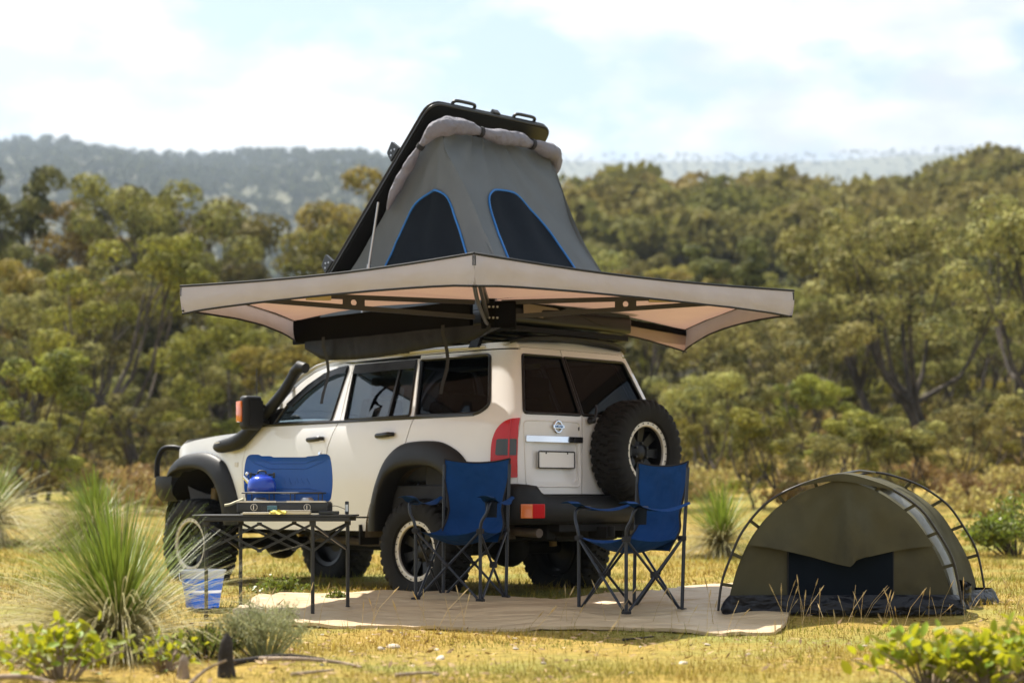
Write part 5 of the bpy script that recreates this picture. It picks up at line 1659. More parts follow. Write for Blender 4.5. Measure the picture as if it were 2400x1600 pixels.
# ---------------------------------------------------------------- numpy mesh helpers
def np_obj(name, verts, faces, m, parent=None, smooth=False):
    me = bpy.data.meshes.new(name)
    nv, nf, k = len(verts), len(faces), faces.shape[1]
    me.vertices.add(nv)
    me.vertices.foreach_set('co', np.asarray(verts, np.float32).ravel())
    me.loops.add(nf * k)
    me.loops.foreach_set('vertex_index', np.asarray(faces, np.int32).ravel())
    me.polygons.add(nf)
    me.polygons.foreach_set('loop_start', np.arange(0, nf * k, k, dtype=np.int32))
    me.update(calc_edges=True)
    if smooth:
        me.shade_smooth()
    me.materials.append(m if not isinstance(m, str) else MATS[m])
    o = bpy.data.objects.new(name, me)
    COL.objects.link(o)
    if parent is not None:
        o.parent = parent
    return o
def unit(v):
    return v / np.maximum(np.linalg.norm(v, axis=-1, keepdims=True), 1e-9)
def leaf_cards(c, d, n, L, W):
    """diamond leaves: centre c, long axis d, face normal n, length L, width W"""
    d = unit(d)
    s = unit(np.cross(d, n))
    L = L[:, None]
    W = W[:, None]
    v = np.stack([c - d * L / 2, c + s * W / 2 - d * L * 0.05, c + d * L / 2, c - s * W / 2 - d * L * 0.05], 1).reshape(-1, 3)
    f = np.arange(len(c) * 4).reshape(-1, 4)
    return v, f

# ---------------------------------------------------------------- ground sheets
def sheet(name, ds, spread, cols, m):
    u = np.linspace(-1, 1, cols)
    u = np.sign(u) * np.abs(u) ** 1.25
    X_, Y_ = [], []
    for d in ds:
        w = spread(d)
        X_.append(u * w)
        Y_.append(np.full(cols, d))
    X_, Y_ = np.array(X_), np.array(Y_)
    Z_ = gh_np(X_, Y_)
    v = np.stack([X_, Y_, Z_], -1).reshape(-1, 3)
    r, c = len(ds), cols
    i = np.arange(r - 1)[:, None] * c + np.arange(c - 1)[None, :]
    f = np.stack([i, i + 1, i + c + 1, i + c], -1).reshape(-1, 4)
    o = np_obj(name, v, f, m, smooth=True)
    o['kind'] = 'structure'
    return o
nd = np.concatenate([np.array([-80, -40, -15, -5, 0, 3.0]), np.arange(4, 30, 0.3), np.arange(30, 47.1, 1.0)])
sheet('ground', nd, lambda d: 14 + 1.1 * max(d, 0), 181, 'dry_ground')
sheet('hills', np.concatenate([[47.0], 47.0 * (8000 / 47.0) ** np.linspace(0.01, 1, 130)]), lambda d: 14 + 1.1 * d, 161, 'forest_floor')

# ---------------------------------------------------------------- grass
TARP = np.array(outline) if False else np.array([(p[0], p[1]) for p in F_ + B_])
def inside_np(px, py, poly):
    c = np.zeros(len(px), bool)
    n = len(poly)
    j = n - 1
    for i in range(n):
        xi, yi = poly[i]
        xj, yj = poly[j]
        t = ((yi > py) != (yj > py)) & (px < (xj - xi) * (py - yi) / (yj - yi + 1e-12) + xi)
        c ^= t
        j = i
    return c
def vnoise(x, y, s, seed):
    r = np.random.default_rng(seed)
    ph = r.uniform(0, 6.28, (6, 2))
    fr = r.uniform(0.6, 1.6, (6, 2))
    v = 0
    for k in range(6):
        v = v + np.sin(x * s * fr[k, 0] + ph[k, 0] + 1.7 * np.sin(y * s * 0.7 * fr[k, 1])) * np.sin(y * s * fr[k, 1] + ph[k, 1])
    return v / 6
def scatter(n, d0, d1, half=0.40, pad=0.6, power=1.0):
    d = d0 * (d1 / d0) ** (RNG.random(n) ** power)
    x = (RNG.random(n) * 2 - 1) * (half * d + pad)
    return x, d
def blades(name, n, d0, d1, h0, h1, w0, power=1.0, m='grass_blade', seed=1):
    x, y = scatter(n, d0, d1, power=power)
    keep = ~inside_np(x, y, TARP)
    keep &= ~((x > 1.45) & (x < 3.2) & (y > 11.88) & (y < 12.9))
    pn = vnoise(x, y, 1.6, seed)
    keep &= RNG.random(n) < (0.55 + 0.9 * pn)
    x, y, pn = x[keep], y[keep], pn[keep]
    n = len(x)
    z = gh_np(x, y)
    sc_ = np.clip(y / 12.0, 0.75, 2.2)
    h = (h0 + (h1 - h0) * RNG.random(n) ** 2.2) * (0.8 + 0.7 * np.clip(pn, -0.5, 1.0)) * np.clip(sc_, 0.9, 1.5)
    a = RNG.random(n) * 2 * np.pi
    lean = RNG.random(n) ** 0.7 * 1.1
    w = w0 * sc_ * (0.7 + 0.6 * RNG.random(n))
    b = np.stack([x, y, z - 0.004], 1)
    dirx = np.stack([np.cos(a), np.sin(a), np.zeros(n)], 1)
    sid = np.stack([-np.sin(a + RNG.normal(0, 0.6, n)), np.cos(a), np.zeros(n)], 1)
    tip = b + dirx * (h * np.sin(lean))[:, None] + np.array([0, 0, 1.0]) * (h * np.cos(lean))[:, None]
    v = np.stack([b - sid * w[:, None] / 2, b + sid * w[:, None] / 2, tip], 1).reshape(-1, 3)
    o = np_obj(name, v, np.arange(n * 3).reshape(-1, 3), m)
    return o
tag(blades('short_grass', 330000, 6.2, 34.0, 0.018, 0.075, 0.0075, power=1.15), 'short dry golden grass covering the clearing', 'grass', kind='stuff')
tag(blades('tall_grass', 26000, 6.5, 34.0, 0.06, 0.17, 0.006, power=1.0, seed=9), 'longer dry grass tufts in the clearing', 'grass', kind='stuff')

def litter(n, seed):
    rng = np.random.default_rng(seed)
    x, y = scatter(n, 6.5, 16.0)
    keep = ~inside_np(x, y, TARP) & (vnoise(x, y, 1.1, 31) > -0.15)
    x, y = x[keep], y[keep]
    n = len(x)
    c = np.stack([x, y, gh_np(x, y) + 0.012 + 0.015 * rng.random(n)], 1)
    d = rng.normal(0, 1, (n, 3)) * np.array([1, 1, 0.25])
    nn = rng.normal(0, 0.35, (n, 3)) + np.array([0, 0, 1.0])
    L = 0.018 + 0.05 * rng.random(n) ** 2
    v, f = leaf_cards(c, d, nn, L, L * (0.15 + 0.3 * rng.random(n)))
    return np_obj('leaf_litter', v, f, 'litter')
mat('litter', (0.30, 0.205, 0.115), rough=0.85, spec=0.15, island=0.55, hue=0.012)
tag(litter(9000, 91), 'scattered dry leaves and bark chips in the grass', 'leaf litter', kind='stuff')

# seed stalks in front of the mat and the swag
sv, sf = [], []
mb = MB()
rr = random.Random(5)
spots_ = [(X(1200 + rr.uniform(-560, 700)), rr.uniform(10.4, 11.3)) for _ in range(46)] + [(rr.uniform(1.7, 3.3), rr.uniform(11.25, 11.75)) for _ in range(34)] + [(rr.uniform(-2.6, 3.2), rr.uniform(7.6, 10)) for _ in range(16)]
for (x, y) in spots_:
    h = rr.uniform(0.10, 0.30)
    a = rr.uniform(-0.5, 1.1)
    p0 = Vector(on(x, y))
    p1 = p0 + Vector((math.sin(a) * h * 0.35, rr.uniform(-0.03, 0.03), h * 0.55))
    p2 = p0 + Vector((math.sin(a) * h * 0.75, rr.uniform(-0.05, 0.05), h * (1.0 - 0.12 * abs(a))))
    mb.tube([p0, p1, p2], [0.0016, 0.0013, 0.001], 4)
    if rr.random() < 0.75:
        t = (p2 - p1).normalized()
        mb.tube([p2 - t * 0.005, p2 + t * 0.02, p2 + t * 0.06], [0.0015, 0.0045, 0.001], 5)
tag(mb.build('seed_stalks', 'seed_stalk'), 'thin dry seed stalks standing in the grass before the mat', 'grass', kind='stuff')

# ---------------------------------------------------------------- grass trees
def fronds(n, Lm, lo, hi, droop, w, rng, seg=6, base_r=0.05, stiff=0.0):
    """n long thin leaves: start elevation between lo and hi (degrees), bending down by droop"""
    az = rng.random(n) * 2 * np.pi
    thin = (np.cos(az) > 0.55) & (rng.random(n) < 0.6)
    az = np.where(thin, az + np.pi * (0.6 + 0.8 * rng.random(n)), az)
    el = np.radians(lo + (hi - lo) * rng.random(n))
    L = Lm * (0.65 + 0.35 * rng.random(n))
    dr = droop * (0.5 + rng.random(n))
    p = np.stack([np.cos(az) * base_r * np.cos(el), np.sin(az) * base_r * np.cos(el), base_r * np.sin(el) * 0.8], 1)
    rows = []
    side = np.stack([-np.sin(az), np.cos(az), rng.normal(0, 0.25, n)], 1)
    side = unit(side)
    for k in range(seg + 1):
        t = k / seg
        ww = w * (1 - 0.75 * t)
        rows.append(np.stack([p - side * ww / 2, p + side * ww / 2], 1))
        e = el - dr * (t ** 1.3)
        st_ = L / seg
        p = p + np.stack([np.cos(az) * np.cos(e), np.sin(az) * np.cos(e), np.sin(e)], 1) * st_[:, None]
    v = np.stack(rows, 1).reshape(-1, 3)          # n, seg+1, 2, 3
    i0 = (np.arange(n)[:, None] * (seg + 1) * 2 + np.arange(seg)[None, :] * 2)
    f = np.stack([i0, i0 + 1, i0 + 3, i0 + 2], -1).reshape(-1, 4)
    return v, f
def grass_tree(x, y, size, label, seed, trunk=0.12, ng=520, nst=620, w=0.0055, gl=0.80, sl_=0.74, sk=0.42):
    rng = np.random.default_rng(seed)
    g = thing('grass_tree', on(x, y), label, 'grass tree', group=None)
    tr = MB()
    tr.tube([(0, 0, -0.05), (0.01, 0, trunk * 0.5), (0, 0.01, trunk + 0.03)], [0.10 * size + 0.03, 0.085 * size + 0.03, 0.06], 10)
    tr.build('trunk', 'bark_dark', g, smooth=50)
    v, f = fronds(ng, gl * size, 32, 88, 0.38, w, rng)
    o = np_obj('green_fronds', v + np.array([0, 0, trunk]), f, 'frond_green', g)
    v, f = fronds(nst, sl_ * size, -12, 38, 0.85, w, rng)
    np_obj('straw_fronds', v + np.array([0, 0, trunk]), f, 'frond_straw', g)
    v, f = fronds(int(nst * 0.25), sk * size, -55, -10, 0.9, w * 1.2, rng)
    np_obj('dead_skirt', v + np.array([0, 0, trunk]), f, 'frond_straw', g)
    return g
grass_tree(-2.03, 9.25, 0.98, 'spiky grass tree with green heart and straw skirt beside the bucket', 11, trunk=0.08, ng=1150, nst=1500, w=0.0062, gl=0.84, sl_=1.12, sk=0.36)
grass_tree(-5.35, 23.0, 1.25, 'grey green grass tree before the woodland, left of the car bumper', 12, trunk=0.22, ng=420, nst=900, w=0.014, gl=0.7, sl_=0.95)
grass_tree(-7.15, 24.5, 1.55, 'large pale grass tree cut by the picture edge, drooping over dark scrub', 13, trunk=0.30, ng=420, nst=900, w=0.015, gl=0.7, sl_=0.95)
grass_tree(2.52, 21.5, 1.05, 'green grass tree with white fronds between the navy chair and the swag', 14, trunk=0.16, ng=420, nst=420, w=0.012)

# ---------------------------------------------------------------- shrubs
def leaf_obj_mesh(L, W, fold):
    b = MB()
    b.add([(0, 0, 0), (L * 0.35, W / 2, fold), (L * 0.72, W * 0.40, fold * 0.8), (L, 0, 0.0), (L * 0.72, -W * 0.40, fold * 0.8), (L * 0.35, -W / 2, fold), (L * 0.35, 0, 0), (L * 0.72, 0, 0)],
          [(0, 6, 1), (1, 6, 7, 2), (2, 7, 3), (0, 5, 6), (5, 4, 7, 6), (4, 3, 7)])
    me = b.mesh('leaf', smooth=60)
    me.materials.append(MATS['leaf_green'])
    return me
LEAF_ME = [leaf_obj_mesh(0.062, 0.034, 0.006), leaf_obj_mesh(0.050, 0.030, -0.004), leaf_obj_mesh(0.072, 0.036, 0.008)]
def broad_bush(x, y, rx, ry, h, n, label, seed, scale=1.0):
    r = random.Random(seed)
    g = thing('broadleaf_bush', on(x, y), label, 'bush')
    st = MB()
    tips = []
    for k in range(22):
        a = r.uniform(0, 6.28)
        q = math.sqrt(r.random())
        tx, ty = rx * q * math.cos(a), ry * q * math.sin(a)
        tz = h * (0.55 + 0.45 * r.random()) * (1 - 0.45 * q * q)
        mid = Vector((tx * 0.45, ty * 0.45, tz * 0.55))
        st.tube([(tx * 0.15, ty * 0.15, -0.02), mid, (tx, ty, tz)], [0.007, 0.005, 0.002], 5)
        tips.append((mid, Vector((tx, ty, tz))))
    st.build('stems', 'dead_wood', g)
    for k in range(n):
        m0, t0 = tips[k % len(tips)]
        t = r.uniform(0.15, 1.05)
        p = m0.lerp(t0, t) + Vector((r.gauss(0, 0.035), r.gauss(0, 0.035), r.gauss(0, 0.03)))
        o = bpy.data.objects.new('leaf', LEAF_ME[k % 3])
        COL.objects.link(o)
        o.parent = g
        o.location = p
        o.rotation_euler = (r.gauss(0, 0.5), r.gauss(-0.5, 0.5), r.uniform(0, 6.28))
        s = scale * r.uniform(0.7, 1.25)
        o.scale = (s, s, s)
    return g
broad_bush(1.80, 7.72, 0.40, 0.30, 0.235, 295, 'bright green broadleaf bush in front of the swag tent', 21, 1.05)
broad_bush(2.28, 7.80, 0.42, 0.30, 0.25, 295, 'bright green broadleaf bush right of the one before the swag', 22, 1.05)
broad_bush(2.03, 7.60, 0.34, 0.25, 0.20, 290, 'low broadleaf bush between the two taller ones before the swag', 25, 1.0)
broad_bush(-2.0, 7.95, 0.36, 0.30, 0.26, 295, 'yellow green broadleaf bush in front of the big grass tree', 23, 0.95)
broad_bush(-1.62, 8.35, 0.16, 0.16, 0.17, 110, 'small green bush between the grass tree and the charred stump', 24, 0.62)

def small_shrub(x, y, rx, h, n, L, W, label, seed, m='leaf_shrub', name='shrub', up=0.3, group=None, stems=14, shell=0.5, sm='bark_dark'):
    rng = np.random.default_rng(seed)
    r = random.Random(seed)
    g = thing(name, on(x, y), label, 'shrub', group=group)
    st = MB()
    C, Dv = [], []
    per = max(1, n // stems)
    for k in range(stems):
        a = r.uniform(0, 6.28)
        q = math.sqrt(r.random())
        tip = Vector((rx * q * math.cos(a), rx * q * math.sin(a), h * (0.55 + 0.45 * r.random()) * (1.05 - 0.5 * q * q)))
        b0 = Vector((tip.x * 0.2, tip.y * 0.2, -0.03))
        mid = b0.lerp(tip, 0.5) + Vector((r.gauss(0, 0.04), r.gauss(0, 0.04), 0.03)) * h
        st.tube([b0, mid, tip], [0.010 * h + 0.004, 0.006 * h + 0.003, 0.003], 5)
        t = rng.random(per) ** 0.6
        pts = np.outer(1 - t, np.array(mid)) + np.outer(t, np.array(tip))
        pts = pts + rng.normal(0, 1, (per, 3)) * np.array([rx * 0.13, rx * 0.13, h * 0.07])
        C.append(pts)
        d = rng.normal(0, 1, (per, 3)) + np.array([0, 0, up]) + np.array((tip - mid).normalized()) * 0.6
        Dv.append(d)
    st.build('stems', sm, g)
    C, Dv = np.concatenate(C), np.concatenate(Dv)
    v, f = leaf_cards(C, Dv, rng.normal(0, 1, Dv.shape) + np.array([0, 0, 0.5]), L * (0.6 + 0.8 * rng.random(len(C))), W * (0.7 + 0.6 * rng.random(len(C))))
    np_obj('foliage', v, f, m, g)
    return g
small_shrub(-1.74, 13.25, 0.26, 0.17, 900, 0.035, 0.018, 'low bright green shrub growing behind the table legs', 31)
small_shrub(-1.26, 12.75, 0.09, 0.11, 220, 0.032, 0.016, 'tiny green seedling by the table leg at the mat edge', 32)
small_shrub(6.05, 21.5, 0.62, 0.72, 2600, 0.075, 0.036, 'rounded green shrub on the grass right of the swag tent', 33, stems=26)
small_shrub(-1.235, 8.95, 0.23, 0.31, 6500, 0.022, 0.0055, 'feathery grey green shrub behind the charred stump', 34, 'leaf_grey', up=0.9, stems=34, sm='leaf_grey')
small_shrub(-1.52, 8.9, 0.20, 0.17, 900, 0.03, 0.010, 'dark green low shrub at the foot of the grass tree', 35, 'leaf_shrub', up=0.7, stems=20)

# ---------------------------------------------------------------- stump, sticks, stones
r = random.Random(3)
rows = []
for i in range(11):
    t = i / 10
    rad_ = 0.040 * (1 - 0.25 * t) * (1 - max(0, (t - 0.72) / 0.28) ** 1.6 * 0.85)
    rows.append([Vector((rad_ * (1 + 0.6 * fbm(math.cos(a) * 2.4, math.sin(a) * 2.4, t * 2.5)) * math.cos(a) + 0.01 * t, rad_ * (1 + 0.25 * fbm(math.cos(a) * 2 + 4, math.sin(a) * 2, t * 3)) * math.sin(a), 0.215 * t - 0.02 + (0.035 * fbm(math.cos(a) * 1.6, math.sin(a) * 1.6, 7.0, 1.5) if t > 0.6 else 0.0))) for a in np.linspace(0, 2 * math.pi, 14, endpoint=False)])
o = MB().grid(rows, wrap=True).build('charred_stump', 'bark_dark', None, smooth=50)
o.location = on(-1.28, 8.0)
tag(o, 'charred pointed stump standing before the feathery grey shrub', 'stump')
rows2 = [[Vector((p.x * 0.7, p.y * 0.7, p.z * 0.55)) for p in row] for row in rows]
o = MB().grid(rows2, wrap=True).build('broken_stub', 'dead_wood', None, smooth=50)
o.location = on(-1.47, 8.0)
tag(o, 'short grey broken stub beside the charred stump', 'stump')
def stick(pts, rad0, label, m='dead_wood'):
    P = catmull([Vector(on(x, y, dz)) for x, y, dz in pts], 5)
    o_ = P[0].copy()
    rr_ = list(np.linspace(rad0, rad0 * 0.4, len(P)))
    s = MB().tube([p - o_ for p in P], rr_, 7).build('fallen_stick', m, None, smooth=50)
    s.location = o_
    return tag(s, label, 'stick')
stick([(-1.22, 8.55, 0.02), (-1.0, 8.45, 0.03), (-0.82, 8.5, 0.015), (-0.70, 8.35, 0.01)], 0.013, 'long pale stick lying right of the feathery grey shrub')
stick([(-1.32, 8.45, 0.015), (-1.1, 8.62, 0.03), (-0.9, 8.6, 0.02)], 0.016, 'dark fallen branch lying under the feathery grey shrub', 'bark_dark')
stick([(-0.98, 7.95, 0.01), (-0.8, 8.05, 0.02)], 0.010, 'short pale stick lying below the long stick', 'dead_wood')
stick([(-0.52, 7.98, 0.012), (-0.42, 8.05, 0.02), (-0.36, 8.2, 0.012)], 0.011, 'bent pale stick alone on the open grass', 'dead_wood')
stick([(-2.35, 7.75, 0.02), (-2.1, 7.68, 0.035), (-1.95, 7.6, 0.02)], 0.016, 'thick grey stick lying below the yellow green bush', 'dead_wood')
stick([(-1.40, 7.75, 0.0), (-1.33, 7.8, 0.06), (-1.24, 7.78, 0.10)], 0.010, 'pale stick leaning on the charred stump', 'dead_wood')
stick([(0.62, 10.05, 0.012), (0.8, 10.1, 0.02)], 0.008, 'thin dark twig in the grass near the front of the mat', 'bark_dark')
st_me = []
for k in range(3):
    b = MB()
    prof = [(0.0, -0.35), (0.6, -0.3), (0.95, -0.05), (0.85, 0.3), (0.45, 0.5), (0.0, 0.55)]
    b.lathe(prof, 9)
    b.v = [(p[0] * (1 + 0.35 * fbm(p[0], p[1] + k * 5, p[2], 1.3)), p[1] * (0.75 + 0.3 * fbm(p[1], p[0], p[2] + k, 1.5)), p[2] * 0.7) for p in b.v]
    me = b.mesh('stone', smooth=70)
    me.materials.append(MATS['pebble'])
    st_me.append(me)
r = random.Random(12)
big = [(-0.70, 9.6, 0.030), (-0.64, 9.68, 0.045), (-0.36, 9.0, 0.030), (0.02, 9.5, 0.022), (-0.35, 8.2, 0.022), (0.85, 8.9, 0.03)]
for k in range(40):
    if k < len(big):
        x, y, s = big[k]
    else:
        x, y, s = r.uniform(-1.4, 3.0), r.uniform(7.7, 11.0), r.uniform(0.008, 0.020)
    o = bpy.data.objects.new('stone', st_me[k % 3])
    COL.objects.link(o)
    o.location = on(x, y, s * 0.15)
    o.rotation_euler = (r.gauss(0, 0.2), r.gauss(0, 0.2), r.uniform(0, 6.28))
    o.scale = (s, s, s)
    tag(o, 'small pale stone lying in the dry grass before the mat', 'stone', 'pale stones in the grass')

# ---------------------------------------------------------------- trees
def tree_proto(name, H, spread, seed, nclump=26, per=230, leaf=0.20, m='olive', trunk_h=0.34, lean=0.1, flat=0.62, low=0.30, stems=1):
    rng = np.random.default_rng(seed)
    r = random.Random(seed)
    root = thing(name, (0, 0, 0), 'tree', 'tree')
    tk = MB()
    tips = []
    rad = 0.020 * H + 0.03
    for s in range(stems):
        off_ = Vector((r.uniform(-0.4, 0.4), r.uniform(-0.4, 0.4), 0)) * (0.0 if stems == 1 else 1.0)
        ln = Vector((r.uniform(-lean, lean), r.uniform(-lean, lean), 0)) * H * 1.2
        f0 = Vector((0, 0, -0.3)) + off_ * 0.3
        th = H * trunk_h * r.uniform(0.8, 1.2)
        f1 = Vector((ln.x * 0.4, ln.y * 0.4, th * 0.55)) + off_
        f2 = Vector((ln.x, ln.y, th)) + off_ * 1.5
        tk.tube([f0, f1, f2], [rad / (stems ** 0.35), rad * 0.8 / (stems ** 0.35), rad * 0.65 / (stems ** 0.35)], 8)
        nl = r.randint(3, 5) if stems == 1 else r.randint(2, 3)
        for k in range(nl):
            a = r.uniform(0, 6.28)
            out = spread * r.uniform(0.25, 0.7)
            top = f2 + Vector((math.cos(a) * out, math.sin(a) * out, (H - th) * r.uniform(0.35, 0.75)))
            mid = f2.lerp(top, 0.5) + Vector((math.cos(a) * out * 0.12, math.sin(a) * out * 0.12, -0.04 * H))
            tk.tube([f2, mid, top], [rad * 0.5, rad * 0.36, rad * 0.22], 6)
            for q in range(r.randint(2, 4)):
                a2 = a + r.uniform(-1.2, 1.2)
                o2 = spread * r.uniform(0.15, 0.5)
                t2 = top + Vector((math.cos(a2) * o2, math.sin(a2) * o2, (H - top.z) * r.uniform(0.1, 0.9)))
                st_ = mid.lerp(top, r.uniform(0.3, 1.0))
                tk.tube([st_, st_.lerp(t2, 0.55) + Vector((0, 0, 0.02 * H)), t2], [rad * 0.2, rad * 0.13, rad * 0.06], 5)
                tips.append(t2)
    tk.build('trunk', 'bark', root, smooth=60)
    cl = []
    for k in range(nclump):
        if k < len(tips):
            c = np.array(tips[k])
        else:
            a = r.uniform(0, 6.28)
            q = math.sqrt(r.random())
            zz = r.uniform(low, 0.97)
            env = spread * math.sin(math.pi * min(1, max(0.08, (zz - low * 0.6) / (1.06 - low * 0.6)))) ** 0.6
            c = np.array([math.cos(a) * q * env, math.sin(a) * q * env, H * zz])
        cl.append((c, spread * r.uniform(0.15, 0.29)))
    C, Nn = [], []
    for c, rc in cl:
        p = int(per * 1.55 * (rc / (0.28 * spread)) ** 2)
        d = unit(rng.normal(0, 1, (p, 3)) + np.array([0, 0, 0.45]))
        rr_ = rc * (0.72 + 0.28 * rng.random(p) ** 0.6)
        pts = c + d * rr_[:, None] * np.array([1, 1, flat])
        pts += rng.normal(0, 0.05 * rc, (p, 3))
        C.append(pts)
        Nn.append(d)
    C, Nn = np.concatenate(C), np.concatenate(Nn)
    n = len(C)
    dirs = rng.normal(0, 1, (n, 3)) + np.array([0, 0, -0.5])
    dirs = unit(dirs - Nn * (dirs * Nn).sum(1, keepdims=True) * 0.8)
    v, f = leaf_cards(C, dirs, Nn + rng.normal(0, 0.38, (n, 3)), leaf * (0.6 + 0.8 * rng.random(n)), leaf * 0.5 * (0.6 + 0.8 * rng.random(n)))
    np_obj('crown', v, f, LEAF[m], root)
    return root
def set_tree(o, x, y, rz, s, label, group=None, sz=None):
    o.location = on(x, y, -0.05)
    o.rotation_euler = (0, 0, rz)
    o.scale = (s, s, sz or s)
    o['label'] = label
    if group:
        o['group'] = group
    elif 'group' in o:
        del o['group']
    return o
P_ = {
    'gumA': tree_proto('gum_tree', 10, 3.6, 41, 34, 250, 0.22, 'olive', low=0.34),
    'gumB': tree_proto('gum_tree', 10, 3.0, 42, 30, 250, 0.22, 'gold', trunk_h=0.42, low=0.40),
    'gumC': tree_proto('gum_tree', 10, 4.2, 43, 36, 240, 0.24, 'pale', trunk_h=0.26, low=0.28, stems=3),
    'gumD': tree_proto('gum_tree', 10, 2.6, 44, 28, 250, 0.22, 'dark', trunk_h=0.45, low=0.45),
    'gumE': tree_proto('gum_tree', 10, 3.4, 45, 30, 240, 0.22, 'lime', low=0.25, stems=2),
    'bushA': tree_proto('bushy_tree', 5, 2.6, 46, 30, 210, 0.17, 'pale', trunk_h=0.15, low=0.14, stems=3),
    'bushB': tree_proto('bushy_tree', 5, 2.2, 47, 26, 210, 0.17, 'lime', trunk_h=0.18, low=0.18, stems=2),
}
used = set()
def put(kind, x, y, s, label, group=None, rz=None, sz=None):
    o = P_[kind] if kind not in used else copy_tree(P_[kind])
    used.add(kind)
    return set_tree(o, x, y, random.uniform(0, 6.28) if rz is None else rz, s, label, group, sz)
def at(u, d):
    return (u - 1200) / 4200 * d
random.seed(77)
# trees that stand out one by one
put('gumE', at(330, 46), 46, 0.66, 'yellow green gum tree with forked dark trunk left of the awning')
put('bushB', at(105, 37), 37, 0.62, 'small bright green tree standing before the left woodland')
put('gumA', at(430, 74), 74, 1.10, 'tall narrow gum tree rising behind the left end of the awning', sz=1.22)
put('gumD', at(300, 78), 78, 1.12, 'tall dark gum tree beside the narrow one left of the awning', sz=1.25)
put('gumD', at(25, 72), 72, 1.1, 'tall dark gum tree at the far left edge of the woodland', sz=1.26)
put('gumB', at(140, 80), 80, 1.05, 'tall golden gum tree among the dark ones on the left', sz=1.2)
put('gumB', at(850, 92), 92, 1.55, 'tall yellow topped gum tree behind the roof tent shell')
put('gumE', at(730, 74), 74, 1.05, 'lime green gum tree under the roof tent bracket')
put('gumA', at(620, 84), 84, 1.30, 'round olive gum tree behind the awning arm')
put('gumC', at(2190, 52), 52, 0.76, 'big spreading gum tree with several trunks behind the swag', rz=0.8)
put('gumC', at(2410, 47), 47, 0.70, 'gum tree with dark leaning trunks at the right edge behind the shrub', rz=2.4)
put('bushA', at(1800, 46), 46, 0.78, 'rounded pale bushy tree right of the spare wheel')
put('bushA', at(1660, 43), 43, 0.52, 'low pale bushy tree close to the spare wheel')
put('bushB', at(1930, 42), 42, 0.50, 'low yellow green bushy tree above the swag poles')
put('gumA', at(2080, 58), 58, 0.82, 'olive gum tree with bare lower trunk above the swag')
put('gumD', at(1690, 66), 66, 0.80, 'dark gum tree with two black trunks behind the awning corner')
put('gumE', at(560, 52), 52, 0.50, 'small lime gum tree behind the snorkel')
put('gumB', at(690, 48), 48, 0.42, 'small golden gum tree behind the windscreen')
put('gumA', at(190, 55), 55, 0.62, 'olive gum tree behind the bright green one on the left')
put('gumC', at(20, 50), 50, 0.55, 'pale spreading tree at the left edge behind the grass tree')
LM = [(-0.26, 'beyond the leftmost grass tree'), (-0.205, 'behind the forked gum tree'), (-0.165, 'left of the awning tip'), (-0.12, 'behind the car bonnet'), (-0.06, 'behind the snorkel'), (0.0, 'behind the roof tent shell'), (0.06, 'behind the tent rear wall'),
      (0.10, 'behind the spare wheel'), (0.15, 'behind the right awning tip'), (0.19, 'left of the swag peak'), (0.24, 'behind the swag tent'), (0.30, 'behind the round green shrub')]
def landmark(u):
    for v, t in LM:
        if u < v: return t
    return 'beyond the round green shrub'
# bushy trees close behind the clearing
for k in range(26):
    u = -0.30 + 0.62 * (k + 0.5 * random.random()) / 26
    if -0.03 < u < 0.07: continue
    d = random.uniform(33, 47)
    kd = 'bushA' if k % 2 else 'bushB'
    s = random.uniform(0.28, 0.50)
    nm = ('pale' if k % 2 else 'bright') + (' low' if s < 0.36 else ' rounded')
    put(kd, u * d, d, s, f'{nm} bush at the rim of the clearing {landmark(u)}', f'{nm} bushes at the rim of the clearing {landmark(u)}')
# woodland on both sides
kinds = ['gumA', 'gumB', 'gumC', 'gumD', 'gumE', 'bushA', 'bushB']
cnt = 0
tries = 0
taken = []
while cnt < 290 and tries < 6000:
    tries += 1
    d = 56 * (240 / 56) ** (random.random() ** 0.9)
    u = random.uniform(-0.42, 0.42)
    right_ = u > 0.02
    if not right_ and d > 135: continue
    x, y = u * d, d
    if any((x - a) ** 2 + (y - b) ** 2 < (2.2 + 0.006 * d) ** 2 for a, b in taken): continue
    taken.append((x, y))
    k = random.choice(kinds if d < 110 else kinds[:5])
    if right_:
        s = random.uniform(0.46, 0.74) if k.startswith('gum') else random.uniform(0.55, 0.9)
    else:
        s = random.uniform(0.55, 0.92) if k.startswith('gum') else random.uniform(0.7, 1.1)
        if u > -0.14: s *= 0.95
    kind_w = {'gumA': 'olive', 'gumB': 'golden', 'gumC': 'pale spreading', 'gumD': 'dark slender', 'gumE': 'lime green', 'bushA': 'pale bushy', 'bushB': 'bright bushy'}[k]
    wh = landmark(u)
    dp = 'front edge' if d < 75 else ('middle' if d < 120 else ('upper slope' if d < 175 else 'crest'))
    put(k, x, y, s, f'{kind_w} tree at the {dp} of the woodland {wh}', f'{kind_w} trees at the {dp} of the woodland {wh}')
    cnt += 1
# scrub at the edge of the clearing
sc_p = []
for k in range(3):
    sc_p.append(small_shrub(0, 0, 0.75, 0.62, 900, 0.11, 0.05, 'scrub', 60 + k, 'scrub', 'scrub_bush', up=0.6, stems=16))
us = set()
for k in range(150):
    d = random.uniform(29, 46) if k < 85 else random.uniform(44, 85)
    u = random.uniform(-0.40, 0.40)
    i = k % 3
    o = sc_p[i] if i not in us else copy_tree(sc_p[i])
    us.add(i)
    s_ = random.uniform(0.7, 1.5) if k < 85 else random.uniform(1.2, 2.4)
    lb = ('tall ' if s_ > 1.15 else 'low ') + 'golden scrub bush ' + ('in the grass' if d < 36 else ('at the foot of the trees' if d < 47 else 'among the trunks')) + ' ' + landmark(u)
    set_tree(o, u * d, d, random.uniform(0, 6.28), s_, lb, lb.replace('bush', 'bushes'))

